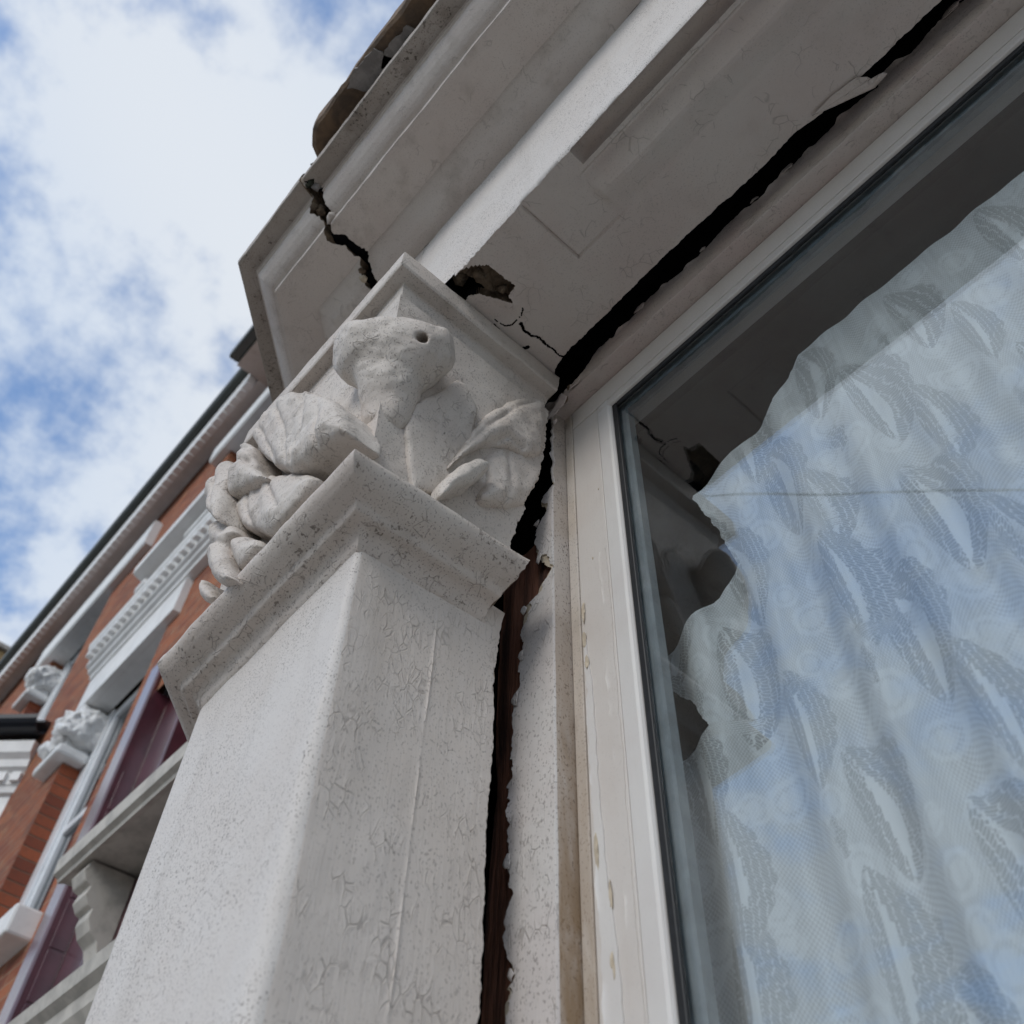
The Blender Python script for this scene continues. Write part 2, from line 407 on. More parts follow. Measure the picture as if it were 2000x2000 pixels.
MAT['far_glass'] = simple('far window glass', (0.03, 0.035, 0.04), 0.04, 0.05, 2, 0.0, 1.0)

def lace_mat():
    m = bpy.data.materials.new('white lace net'); m.use_nodes = True
    nt = m.node_tree; nt.nodes.clear()
    out = nt.nodes.new('ShaderNodeOutputMaterial')
    def attr(n):
        a = nt.nodes.new('ShaderNodeAttribute'); a.attribute_name = n; return a.outputs['Fac']
    net, nu, nv, dense, fs, ft = (attr(k) for k in ('net', 'nu', 'nv', 'dense', 'fs', 'ft'))
    c = nt.nodes.new('ShaderNodeCombineXYZ'); nt.links.new(nu, c.inputs[0]); nt.links.new(nv, c.inputs[1])
    v = nt.nodes.new('ShaderNodeTexVoronoi'); v.feature = 'DISTANCE_TO_EDGE'; v.voronoi_dimensions = '2D'
    v.inputs['Scale'].default_value = 1.0; v.inputs['Randomness'].default_value = 0.55
    nt.links.new(c.outputs[0], v.inputs['Vector'])
    hole = math_n(nt, 'MULTIPLY', remap(nt, v.outputs['Distance'], 0.05, 0.13), remap(nt, net, 0.35, 0.6))
    # fine knit: rows of tiny stitches
    w1 = math_n(nt, 'SINE', math_n(nt, 'MULTIPLY', ft, 2*math.pi/0.0060))
    w2 = math_n(nt, 'SINE', math_n(nt, 'MULTIPLY', fs, 2*math.pi/0.0046))
    knit = math_n(nt, 'MULTIPLY_ADD', math_n(nt, 'MULTIPLY', w1, w2), 0.18, 0.21)
    knit = math_n(nt, 'MULTIPLY', knit, math_n(nt, 'SUBTRACT', 1.15, math_n(nt, 'MULTIPLY', dense, 0.95)))
    cf = nt.nodes.new('ShaderNodeCombineXYZ'); nt.links.new(fs, cf.inputs[0]); nt.links.new(ft, cf.inputs[1])
    thin = noise(nt, mapping(nt, cf.outputs[0], (60, 9, 1)), 1.0, 3.0, 0.6).outputs[0]
    knit = math_n(nt, 'ADD', knit, math_n(nt, 'MULTIPLY', math_n(nt, 'SUBTRACT', thin, 0.5), 0.5))
    tr_fac = math_n(nt, 'MAXIMUM', math_n(nt, 'MULTIPLY', hole, 0.47), knit, clamp=True)
    df = nt.nodes.new('ShaderNodeBsdfDiffuse'); df.inputs['Color'].default_value = (0.86, 0.86, 0.855, 1)
    tl = nt.nodes.new('ShaderNodeBsdfTranslucent'); tl.inputs['Color'].default_value = (0.75, 0.78, 0.80, 1)
    m1 = nt.nodes.new('ShaderNodeMixShader'); m1.inputs[0].default_value = 0.25
    nt.links.new(df.outputs[0], m1.inputs[1]); nt.links.new(tl.outputs[0], m1.inputs[2])
    tr = nt.nodes.new('ShaderNodeBsdfTransparent')
    m2 = nt.nodes.new('ShaderNodeMixShader')
    nt.links.new(tr_fac, m2.inputs[0]); nt.links.new(m1.outputs[0], m2.inputs[1]); nt.links.new(tr.outputs[0], m2.inputs[2])
    nt.links.new(m2.outputs[0], out.inputs['Surface'])
    return m
MAT['lace'] = lace_mat()
# ------------------------------------------------------------------ implicit carving (for the foliage of the capital)
def surface_nets(D, org, h):
    """dual contouring (naive surface nets) of a sampled distance field"""
    nx, ny, nz = D.shape
    S = D < 0
    offs = [(i, j, k) for i in (0, 1) for j in (0, 1) for k in (0, 1)]
    cnt = np.zeros((nx-1, ny-1, nz-1), np.int8)
    for i, j, k in offs: cnt += S[i:nx-1+i, j:ny-1+j, k:nz-1+k]
    act = (cnt > 0) & (cnt < 8)
    idx = -np.ones(act.shape, np.int64); cells = np.argwhere(act); idx[act] = np.arange(len(cells))
    acc = np.zeros((len(cells), 3)); num = np.zeros(len(cells))
    c = cells
    for a in offs:
        for ax in range(3):
            if a[ax]: continue
            b2 = list(a); b2[ax] = 1
            d0 = D[c[:, 0]+a[0], c[:, 1]+a[1], c[:, 2]+a[2]]; d1 = D[c[:, 0]+b2[0], c[:, 1]+b2[1], c[:, 2]+b2[2]]
            m = (d0 < 0) != (d1 < 0)
            t = np.where(m, d0/np.where(m, d0-d1, 1), 0)
            p = np.tile(np.array(a, float), (len(c), 1)); p[:, ax] = t
            acc[m] += p[m]; num[m] += 1
    V = (c + acc/num[:, None])*h + org
    F = []
    for ax in range(3):
        u, v = (ax+1) % 3, (ax+2) % 3
        sl0 = [slice(None)]*3; sl1 = [slice(None)]*3
        sl0[ax] = slice(0, -1); sl1[ax] = slice(1, None)
        for w in (u, v):
            sl0[w] = slice(1, -1); sl1[w] = slice(1, -1)
        a = S[tuple(sl0)]; b2 = S[tuple(sl1)]
        E = np.argwhere(a != b2); up = a[a != b2]
        base = E.copy(); base[:, u] += 1; base[:, v] += 1
        def cell(du, dv):
            q = base.copy(); q[:, u] += du; q[:, v] += dv
            return idx[q[:, 0], q[:, 1], q[:, 2]]
        q = np.stack([cell(-1, -1), cell(0, -1), cell(0, 0), cell(-1, 0)], 1)
        q[~up] = q[~up][:, ::-1]
        F.append(q)
    return V, np.concatenate(F)
def chain_sdf(P, chain, deep):
    d = None
    for (a, b) in zip(chain[:-1], chain[1:]):
        a = np.array(a); b = np.array(b); pa, pb = a[:3], b[:3]
        Q = P.copy()
        if deep:
            ax, amt = deep
            ref = (pa[ax]+pb[ax])/2
            Q[..., ax] -= (np.clip((P[..., ax]-ref)*np.sign(amt), 0, abs(amt)))*np.sign(amt)
        ab = pb-pa; t = np.clip(((Q-pa) @ ab)/(ab @ ab + 1e-12), 0, 1)
        dd = np.linalg.norm(Q-pa-t[..., None]*ab, axis=-1) - (a[3]+(b[3]-a[3])*t)
        d = dd if d is None else smin(d, dd, 0.006)
    return d
def smin(a, b, k):
    h = np.clip(0.5+0.5*(b-a)/k, 0, 1)
    return b+(a-b)*h - k*h*(1-h)
def carve(name, adds, cuts, mat, parent, deep=None, h=0.0025, amp=0.0016, k=0.008, minr=0.0028, clip=None, seed=1, extra=None):
    pts = np.array([p for ch in adds for p in ch])
    lo = (pts[:, :3]-pts[:, 3:4]).min(0)-0.012; hi = (pts[:, :3]+pts[:, 3:4]).max(0)+0.012
    if deep:
        if deep[1] > 0: hi[deep[0]] += deep[1]
        else: lo[deep[0]] += deep[1]
    n = np.ceil((hi-lo)/h).astype(int)+1
    G = np.stack(np.meshgrid(*[lo[i]+h*np.arange(n[i]) for i in range(3)], indexing='ij'), -1)
    D = None
    for ch in adds:
        d = chain_sdf(G, ch, deep); D = d if D is None else smin(D, d, k)
    if extra is not None: D = extra(G, D)
    for ch in cuts:
        ch2 = [(p[0], p[1], p[2], max(minr, p[3])) for p in ch]
        d = chain_sdf(G, ch2, None)
        D = -smin(-D, d, 0.004)
    D = D + fbm(G, 55, seed)*amp + fbm(G, 17, seed+5, 2)*amp*1.6
    if clip is not None: D = np.maximum(D, clip(G))
    D[0] = D[-1] = 1; D[:, 0] = D[:, -1] = 1; D[:, :, 0] = D[:, :, -1] = 1
    V, F = surface_nets(D, lo, h)
    return build(name, V, F, mat, parent, smooth=True)

# ------------------------------------------------------------------ measured crack edges
E_SHAFT = np.array([(-1.5, .500), (0.0, .5000), (0.3611, .5003), (0.4110, .4996), (0.4839, .4994), (0.5587, .4977), (0.5990, .4986), (0.6336, .5014), (0.6666, .4981), (0.7376, .4979), (0.7751, .5020), (0.8345, .5048), (0.8756, .5138)])
E_BELL = np.array([(0.80, .4780), (0.8531, .4916), (0.8823, .5001), (0.9104, .4932), (0.9381, .4914), (0.9710, .4957), (1.0167, .5090), (1.0230, .4997), (1.0835, .5193), (1.1465, .5295), (1.2266, .5290), (1.3066, .5340), (1.36, .5340)])
T_LEFT = np.array([(1.31, -.556), (1.2753, -0.5633), (1.2136, -0.5653), (1.1678, -0.5648), (1.1160, -0.5698), (1.1026, -0.5847), (1.0877, -0.6017), (1.0554, -0.5880), (1.0358, -0.6014), (1.0052, -0.6093), (0.9690, -0.6059), (0.9299, -0.5790), (0.8975, -0.6004), (0.8963, -0.6204), (0.8687, -0.6293), (0.8193, -0.6307), (0.7738, -0.6357), (0.7115, -0.6379), (0.6377, -0.6352), (0.6336, -0.6456), (0.5599, -0.6385), (0.5038, -0.6340), (0.4914, -0.6429), (0.4611, -0.6450), (0.4238, -0.6308), (0.4042, -0.6400), (0.3852, -0.6384), (0.2, -.64), (-.7, -.64)])[::-1]
S_EDGE = np.array([(-0.64, .547), (-0.5616, 0.5440), (-0.5350, .5230), (-0.5096, 0.5150), (-0.4266, 0.5144), (-0.3407, 0.5121), (-0.2555, 0.5113), (-0.1824, 0.5135), (-0.1044, 0.5168), (-0.0465, 0.5124), (-0.0114, 0.5180), (0.0516, 0.5186), (0.0924, 0.5186), (0.1625, 0.5187), (0.2007, 0.5174), (1.7, .5174)])
H_TOP = np.array([(-.60, 1.322), (-0.5137, 1.3289), (-0.4616, 1.3620), (-0.4220, 1.3498), (-0.3524, 1.3721), (-0.2795, 1.3561), (-0.2214, 1.3656), (-0.1900, 1.3723), (-0.1353, 1.3561), (-0.0856, 1.3683), (-0.0271, 1.3673), (0.0311, 1.3733), (0.0572, 1.3627), (0.0726, 1.3843), (0.1104, 1.3749), (0.1880, 1.3831), (0.2286, 1.3811), (1.3, 1.381)])
def e_shaft(z): return np.interp(z, E_SHAFT[:, 0], E_SHAFT[:, 1]) + n1(z, 45, 3)*0.0022 + n1(z, 210, 5, 2)*0.0012
def e_bell(z): return np.interp(z, E_BELL[:, 0], E_BELL[:, 1]) + n1(z, 60, 4)*0.0025 + n1(z, 230, 6, 2)*0.0016
def t_left(z): return np.minimum(np.interp(z, T_LEFT[:, 0], T_LEFT[:, 1]) + n1(z, 50, 8)*0.0030 + np.round(n1(z, 26, 7, 2)*1.6)/1.6*0.0045 + n1(z, 220, 9, 2)*0.0018, -0.5755)
def s_edge(x): return np.interp(x, S_EDGE[:, 0], S_EDGE[:, 1]) + n1(x, 40, 11)*0.0016 + n1(x, 190, 12, 2)*0.0010
def h_top(x): return np.interp(x, H_TOP[:, 0], H_TOP[:, 1]) + n1(x, 45, 13)*0.0032 + n1(x, 200, 14, 2)*0.0020

# ------------------------------------------------------------------ the bay window
GZ = -1.5                                   # pavement level
bay = empty('bay_window', (-0.6, 0.6, GZ), 'cream painted stone bay window with a cracked carved pier and casement', 'bay window')
XR, YF, XL = -0.614, 0.300, -0.930          # reveal plane, front plane, left arris of the pier

# pier shaft ------------------------------------------------------------
zs = np.concatenate([[GZ, -1.0, -0.6, -0.3, -0.1], np.arange(0.0, 0.846, 0.0036)])
def shaft_section(z):
    e = float(e_shaft(z)); pts = []; ra = 0.007+0.011*min(1.0, max(0.0, (0.80-z)/0.45))
    pts += [(-1.78+(XL-0.006+1.78)*t, 1.15+(YF+0.006-1.15)*t) for t in np.linspace(0, 1, 14)]
    pts += [(XL-0.002, YF+0.0015)]
    pts += [(x, YF) for x in np.linspace(XL+0.004, XR-ra, 46)]
    pts += [(XR-ra+ra*math.sin(a), YF+ra-ra*math.cos(a)) for a in np.linspace(0.2, 1.37, 6)]
    pts += [(XR, y) for y in np.linspace(YF+ra, 0.4085, 18)]
    pts += [(XR, 0.4115), (XR, 0.4130), (XR, 0.4145)]
    pts += [(XR, y) for y in np.linspace(0.4175, 0.472, 11)]
    pts += [(XR, 0.472+(e-0.472)*t) for t in np.linspace(0.09, 1, 20)]
    pts += [(XR-0.012, e+0.003), (XR-0.05, e+0.012), (XR-0.13, e+0.012)]
    return pts
V = np.array([[(p[0], p[1], z) for p in shaft_section(z)] for z in zs])
nz_, np_ = V.shape[:2]
Wn = fbm(V, 30, 21)*0.0006 + fbm(V, 7, 22, 2)*0.0010
wfront = (np.abs(V[..., 1]-YF) < 0.001); wrev = (np.abs(V[..., 0]-XR) < 0.001)
V[..., 1] += np.where(wfront, Wn, 0); V[..., 0] += np.where(wrev, Wn, 0)
ridge = 14+1+46+6+18+1
V[:, ridge, 0] += 0.0013*np.clip(n1(zs, 9, 31)+0.5, 0, 1)
# undercoat bared along the broken edge
first = 14+1+46+6+18+3+11
edist = e_shaft(zs)[:, None] - V[:, first:first+20, 1]
bare = (np.clip(n1(zs, 16, 41)*0.014+n1(zs, 60, 42, 2)*0.003+0.0005, 0, 0.011))[:, None] > edist
V[:, first:first+20, 0] -= np.where(bare, 0.0016, 0) - np.where(~bare & (edist < 0.012), 0.0009*np.abs(n1(zs, 70, 43))[:, None], 0)
mi = np.zeros((nz_-1, np_-1), int)
mi[:, first:first+19] = np.where(bare[:-1, :-1], 1, 0)
mi[:, first+19:] = 2
rv0 = 14+1+46+5
mi[:, rv0:first] = 3; mi[:, first:first+19] = np.where(bare[:-1, :-1], 1, 3)
F = grid_faces(nz_, np_)
pier = build('pier', V.reshape(-1, 3), F[:, ::-1], [MAT['front'], MAT['undercoat'], MAT['stone'], MAT['reveal']], bay, smooth=True, midx=mi.reshape(-1), auto=50)
tag(pier, 'speckled cream pier shaft with crazed paint on its reveal side')

# swept mouldings round the pier -----------------------------------------
PATH = [(-1.40, 0.77), (XL, YF), (XR, YF), (XR, 0.50)]
def pier_sweep(name, prof, mat, parent, yend, step_prof=0.004, tilt=(0, 0), noise_amp=0.0012, seed=1, clipx=None, broken=True):
    prof = resample(prof, step_prof)
    Vv = sweep_surface(PATH, prof, 0.008)
    nu, nv = Vv.shape[:2]
    # the last leg runs back along the reveal: end it on the broken edge
    leg = int(round(0.50-YF, 5)/0.008+0.5); i0 = nu-1-leg
    ye = yend(Vv[-1, :, 2])
    y0 = Vv[i0, :, 1].copy()
    for i in range(i0+1, nu):
        t = (i-i0)/leg
        Vv[i, :, 1] = y0+(ye-y0)*t
    off = np.clip((Vv[..., 1]-YF)/0.2, 0, 1)
    P = Vv.copy()
    Vv += (fbm(P, 26, seed)[..., None]*noise_amp + fbm(P, 90, seed+3, 2)[..., None]*noise_amp*0.4)*np.array([0.7, -0.7, 0.5])
    Vv[..., 2] += tilt[0]*(P[..., 0]-XR) + tilt[1]*(P[..., 1]-YF)
    # broken end closes inwards
    last = Vv[-1].copy(); last[:, 0] = XR-0.02-(0.0)*last[:, 0]; last[:, 1] += 0.006
    Vv = np.concatenate([Vv, last[None]], 0)
    nu += 1
    mi = np.zeros((nu-1, nv-1), int); mi[-1] = 1
    return build(name, Vv.reshape(-1, 3), grid_faces(nu, nv), [mat, MAT['stone']], parent, smooth=True, midx=mi.reshape(-1), auto=42)
neck = pier_sweep('neck_moulding', [(-.02, .868), (.048, .866), (.057, .862), (.0620, .855), (.0620, .848), (.058, .840), (.050, .832), (.040, .8265), (.031, .8225), (.0285, .8195), (.0270, .8145), (.0250, .8130), (.014, .8100), (.007, .8030), (.002, .793), (-.002, .789), (-.006, .787)],
                  MAT['astragal'], pier, lambda z: e_bell(z)-0.001, tilt=(0.075, 0.075), seed=51)
tag(neck, 'pitted projecting neck moulding under the carved capital')
capital = pier_sweep('capital', [(-.01, .845), (.014, .86), (.020, .90), (.025, .945), (.031, .995), (.036, 1.04), (.042, 1.10), (.047, 1.16), (.052, 1.22), (.056, 1.262)],
                     MAT['capital'], bay, e_bell, tilt=(0, 0), noise_amp=0.0022, seed=61)
tag(capital, 'carved leaf capital with a corner bud under a square abacus')
abacus = pier_sweep('abacus', [(.02, 1.238), (.044, 1.241), (.0485, 1.262), (.0535, 1.284), (.0550, 1.2875), (.0550, 1.2975), (.0565, 1.2995), (.0745, 1.3005), (.0768, 1.3035), (.0768, 1.343), (.0735, 1.3495), (.055, 1.351), (-.02, 1.351)],
                    MAT['capital'], capital, lambda z: np.interp(z, [1.237, 1.30, 1.3195, 1.36], [.519, .529, .5335, .5345])+n1(z, 60, 71)*0.002, seed=71, noise_amp=0.0010)
tag(abacus, 'square two-tier abacus block on top of the capital')
LEAF = dict(
  a=('Y', 0.224, [(-0.6926, 0.9384), (-0.7456, 1.0053), (-0.7823, 1.0565), (-0.8438, 1.1458), (-0.863, 1.1988), (-0.842, 1.2004), (-0.8598, 1.2433), (-0.8524, 1.2616), (-0.8221, 1.2407), (-0.7955, 1.2087), (-0.7853, 1.2189), (-0.7515, 1.2015), (-0.7256, 1.1654), (-0.7094, 1.156), (-0.6692, 1.1001), (-0.6227, 1.0352), (-0.5896, 0.9785), (-0.5741, 0.9331), (-0.5684, 0.9038), (-0.5776, 0.9008), (-0.6109, 0.9165), (-0.6372, 0.9236), (-0.66, 0.9261)], [[(-0.7338, 0.9988), (-0.7971, 1.125), (-0.842, 1.2004)], [(-0.6972, 0.9658), (-0.7296, 1.0686), (-0.7929, 1.2018)], [(-0.6816, 0.9548), (-0.672, 1.0091), (-0.6911, 1.0829), (-0.7205, 1.1555)], [(-0.6261, 0.9308), (-0.6266, 0.9746), (-0.6496, 1.0522)]]),
  b=('Y', 0.268, [(-0.7977, 1.0936), (-0.7638, 1.0901), (-0.7407, 1.0877), (-0.7374, 1.0972), (-0.7179, 1.0951), (-0.6951, 1.071), (-0.6681, 1.0294), (-0.6255, 0.9669), (-0.6405, 0.9718), (-0.6874, 0.9872), (-0.7007, 0.9923)], []),
  c=('Y', 0.216, [(-0.8988, 1.2158), (-0.8803, 1.2081), (-0.8376, 1.1603), (-0.8153, 1.1168), (-0.8067, 1.081), (-0.7795, 1.0332), (-0.7369, 0.9768), (-0.7631, 0.9952), (-0.8044, 1.0167), (-0.851, 1.0454), (-0.8722, 1.0571), (-0.8927, 1.106), (-0.8899, 1.1261), (-0.87, 1.1221), (-0.8881, 1.1684)], [[(-0.8731, 1.1286), (-0.8372, 1.1039), (-0.7843, 1.0445)], [(-0.8896, 1.1877), (-0.8528, 1.1544), (-0.8164, 1.1112)]]),
  d=('Y', 0.209, [(-0.9177, 1.1687), (-0.9318, 1.1592), (-0.9455, 1.1528), (-0.9752, 1.1691), (-0.9682, 1.1452), (-0.9267, 1.0853), (-0.8868, 1.0169), (-0.8423, 0.9639), (-0.8419, 0.9888), (-0.8443, 1.0203), (-0.8659, 1.0723), (-0.861, 1.0896), (-0.8737, 1.146), (-0.9072, 1.1855)], [[(-0.9226, 1.1634), (-0.9038, 1.1042), (-0.874, 1.0254)]]),
  e=('Y', 0.244, [(-0.6327, 0.8953), (-0.6726, 0.9425), (-0.7262, 0.9957), (-0.7755, 1.0441), (-0.8208, 1.0753), (-0.886, 1.1223), (-0.9257, 1.1454), (-0.9782, 1.1837), (-0.9961, 1.1806), (-0.976, 1.1445), (-0.9167, 1.0882), (-0.8816, 1.0367), (-0.828, 0.9643), (-0.7858, 0.9258), (-0.7511, 0.8865), (-0.7137, 0.8575), (-0.6874, 0.8601), (-0.6588, 0.8626), (-0.6398, 0.8766)], [[(-0.7715, 1.0338), (-0.755, 0.9758), (-0.7049, 0.8918)], [(-0.835, 1.0772), (-0.8235, 1.0082), (-0.7846, 0.93)], [(-0.8975, 1.124), (-0.8923, 1.0742), (-0.8302, 0.9691)], [(-0.9489, 1.1549), (-0.9498, 1.1261)]]),
  f=('Y', 0.234, [(-0.9128, 1.0694), (-0.8564, 1.0102), (-0.8112, 0.9485), (-0.8255, 0.9454), (-0.8399, 0.9422), (-0.8171, 0.8987), (-0.7639, 0.822), (-0.7672, 0.811), (-0.8042, 0.8274), (-0.8474, 0.8818), (-0.8949, 0.9473), (-0.9099, 0.982), (-0.9136, 1.0021), (-0.947, 1.0553), (-0.9533, 1.0918)], [[(-0.9263, 1.0161), (-0.8799, 0.9764), (-0.8376, 0.9375)], [(-0.9005, 1.0517), (-0.9035, 1.0159)]]),
  g=('Y', 0.246, [(-0.8597, 0.9837), (-0.8426, 0.9821), (-0.7834, 0.92), (-0.7355, 0.8691), (-0.7508, 0.8582), (-0.7707, 0.8513), (-0.7982, 0.86), (-0.8398, 0.9151), (-0.8722, 0.9699)], [[(-0.8677, 0.9797), (-0.8237, 0.9141), (-0.797, 0.8639)]]),
  h=('Y', 0.244, [(-0.9234, 0.9631), (-0.8977, 0.9337), (-0.8386, 0.8628), (-0.8304, 0.8467), (-0.8533, 0.8436), (-0.8792, 0.8686), (-0.9159, 0.915), (-0.916, 0.9305)], []),
  k=('X', -0.57, [(0.3573, 0.9423), (0.3677, 0.981), (0.3843, 1.034), (0.4029, 1.1155), (0.4327, 1.184), (0.4688, 1.2477), (0.4951, 1.276), (0.5284, 1.3), (0.534, 1.2514), (0.5312, 1.1932), (0.5286, 1.1385), (0.4936, 1.1003), (0.4736, 1.1064), (0.4385, 1.0803), (0.4109, 1.0395), (0.3878, 0.9952), (0.3677, 0.9413)], [[(0.3629, 0.9478), (0.3876, 1.022), (0.4245, 1.1151), (0.4701, 1.2075), (0.5009, 1.2609)], [(0.4228, 1.0674), (0.4561, 1.1149), (0.4832, 1.1162)]]),
  l=('X', -0.564, [(0.3533, 0.882), (0.3552, 0.9177), (0.3692, 0.9589), (0.387, 0.9968), (0.4028, 1.0187), (0.4206, 1.0214), (0.4345, 1.017), (0.4231, 0.9826), (0.402, 0.9458), (0.3815, 0.9185), (0.3648, 0.8849)], []),
  m=('X', -0.583, [(0.4157, 1.0618), (0.484, 1.1447), (0.546, 1.1872), (0.546, 1.1194), (0.5359, 1.0626), (0.5239, 1.0271), (0.4373, 0.9498), (0.418, 0.9743), (0.4372, 1.0185)], [[(0.4609, 1.1011), (0.4706, 1.0474), (0.4665, 0.9848)], [(0.4247, 1.0335), (0.4329, 0.9824)]]),
)
def clip_crack(G): return G[..., 1]-e_bell(G[..., 2])
def poly_sdf(P, poly):
    poly = np.asarray(poly); n = len(poly); d = np.full(P.shape[:-1], 9.0); ins = np.zeros(P.shape[:-1], bool)
    for i in range(n):
        a, b = poly[i], poly[(i+1) % n]; ab = b-a
        t = np.clip(((P-a) @ ab)/(ab @ ab+1e-12), 0, 1); d = np.minimum(d, np.linalg.norm(P-a-t[..., None]*ab, axis=-1))
        k = ((a[1] > P[..., 1]) != (b[1] > P[..., 1])) & (P[..., 0] < (b[0]-a[0])*(P[..., 1]-a[1])/(b[1]-a[1]+1e-12)+a[0]); ins ^= k
    return np.where(ins, -d, d)
def round_poly(poly, it=2):
    q = np.asarray(poly, float)
    for _ in range(it):
        nx = np.roll(q, -1, 0); q = np.stack([0.75*q+0.25*nx, 0.25*q+0.75*nx], 1).reshape(-1, 2)
    return q
def relief_leaf(axis, val, poly, creases, seed, back, t0=.004, t1=.020, R=.020, h=.0022, lean=0.0, clip=None, shrink=.0055):
    """a carved leaf: pillowed relief over a lobed outline, creased along its veins; stands off the bell"""
    q = round_poly(poly); out = -1.0 if axis == 'Y' else 1.0
    lo2, hi2 = q.min(0)-.008, q.max(0)+.008
    n2 = np.ceil((hi2-lo2)/h).astype(int)+1
    A, B = np.meshgrid(lo2[0]+h*np.arange(n2[0]), lo2[1]+h*np.arange(n2[1]), indexing='ij'); P2 = np.stack([A, B], -1)
    wob = np.stack([fbm(np.stack([A, B, A*0], -1), 60, seed), fbm(np.stack([A, B, A*0], -1), 60, seed+3)], -1)*.0014
    d2 = poly_sdf(P2+wob, q) + shrink
    t = t0 + t1*np.sqrt(np.clip(-d2/R, 0, 1))
    for c in creases:
        dist = poly_dist(P2, c); t = t - .0058*np.exp(-(dist/.0036)**2)*(.6+.5*fbm(np.stack([A, B, A*0], -1), 25, seed+11)) + .0015*np.exp(-((dist-.012)/.007)**2)
    t = t + lean*(B-B.mean()) + .0024*fbm(np.stack([A, B, A*0], -1), 20, seed+13)
    s = np.arange(-back, t.max()+.010, h)
    D = np.maximum(s[None, None]-t[..., None], -back+.004-s[None, None])
    d3 = np.repeat(d2[..., None], len(s), 2)
    kk = .006
    hh = np.clip(.5-.5*(d3-D)/kk, 0, 1); D = d3+(D-d3)*hh+kk*hh*(1-hh)
    co = val+out*s
    if axis == 'Y':
        D = D.transpose(0, 2, 1)[:, ::-1]; lo = np.array([lo2[0], co[-1], lo2[1]])
    else:
        D = D.transpose(2, 0, 1); lo = np.array([co[0], lo2[0], lo2[1]])
    G = np.stack(np.meshgrid(*[lo[i]+h*np.arange(D.shape[i]) for i in range(3)], indexing='ij'), -1)
    D = D + fbm(G, 42, seed+7)*.0016 + vnoise(G, 120, seed+9)*.0004
    if clip is not None: D = np.maximum(D, clip(G))
    D = D.copy(); D[0] = D[-1] = 1; D[:, 0] = D[:, -1] = 1; D[:, :, 0] = D[:, :, -1] = 1
    V, F = surface_nets(D, lo, h)
    return build('leaf', V, F, MAT['capital'], capital, smooth=True)
def poly_dist(P, line):
    d = np.full(P.shape[:-1], 9.0)
    line = np.array(line)
    for a, b in zip(line[:-1], line[1:]):
        ab = b-a; t = np.clip(((P-a) @ ab)/(ab @ ab), 0, 1); d = np.minimum(d, np.linalg.norm(P-a-t[..., None]*ab, axis=-1))
    return d
seeds = iter(range(100, 200))
for nm, (ax, val, poly, cre) in LEAF.items():
    nearX = ax == 'X'
    relief_leaf(ax, val, poly, cre, next(seeds), back=(.03 if nearX else .285-val), lean=(.06 if nm in 'ac' else 0),
                t1=(.012 if nm == 'm' else .013 if nearX else .0125), clip=clip_crack if nearX else None)
# the corner bud: a knob with a brow and two drilled eyes
bc = np.array([-0.576, 0.262, 1.130]); tg = np.array([0.667, 0.745, 0.0])
def bp_(c, t, z, r, o=0.0): return (c[0]+tg[0]*t+0.70*o, c[1]+tg[1]*t-0.70*o, c[2]+z, r)
bud_add = [[bp_(bc, -.030, -.002, .046), bp_(bc, .030, .000, .046)],
           [bp_(bc, -.034, .030, .030, .008), bp_(bc, .034, .032, .030, .008)],
           [bp_(bc, -.046, .050, .012, .018), bp_(bc, .0, .056, .014, .022), bp_(bc, .044, .054, .012, .016)],
           [bp_(bc, .006, -.020, .046, -.008), bp_(bc, .004, -.060, .038, -.018), bp_(bc, .002, -.110, .030, -.036)],
           [bp_(bc, -.056, .006, .020), bp_(bc, -.054, .034, .018)], [bp_(bc, .060, .006, .024), bp_(bc, .062, .034, .020)]]
bud_cut = [[(-0.5160, 0.2690, 1.104, .0060), (-0.535, 0.284, 1.130, .005)]]
def facets(G, D):
    for n, off in (((.50, -.50, .70), .045), ((.9, .3, -.3), .070), ((-.25, -.9, -.3), .068)):
        n = np.array(n)/np.linalg.norm(n); d = (G-bc) @ n - off - 1.6*np.clip(bc[2]-.040-G[..., 2], 0, 1)
        kk = .010; hh = np.clip(.5-.5*(d-D)/kk, 0, 1); D = d+(D-d)*hh+kk*hh*(1-hh)
    return D
bud = carve('corner_bud', bud_add, bud_cut, MAT['capital'], capital, seed=next(seeds), k=0.022, amp=0.0019, extra=facets)
tag(bud, 'round carved knob with drilled eyes at the corner of the capital')
# low-relief flat leaf on the reveal face
plate = [(0.3071, 0.9913), (0.3085, 1.0494), (0.3417, 1.1145), (0.3468, 1.131), (0.3623, 1.1637), (0.374, 1.1665), (0.4009, 1.1329), (0.400, 1.06), (0.395, 0.9414), (0.3377, 0.9093), (0.3233, 0.95), (0.3163, 0.9716)]
pl = resample(plate+[plate[0]], 0.006)[:-1]
pl = pl + np.stack([n1(np.arange(len(pl)), 0.5, 81), n1(np.arange(len(pl)), 0.5, 82)], 1)*0.0012
def bell_x(z): return XR + np.interp(z, [.86, .90, .945, .995, 1.04, 1.10, 1.16, 1.22], [.014, .020, .025, .031, .036, .042, .047, .052])
cpt = pl.mean(0); rings = []
for s, hgt in ((1.0, -.004), (1.0, .0045), (0.975, .0068), (0.90, .0082), (0.5, .0075), (0.02, .0065)):
    q = cpt+(pl-cpt)*s
    rings.append(np.stack([bell_x(q[:, 1])+hgt+n1(q[:, 0]*3+q[:, 1], 40, 83)*0.0006, q[:, 0], q[:, 1]], 1))
R_ = np.array(rings)
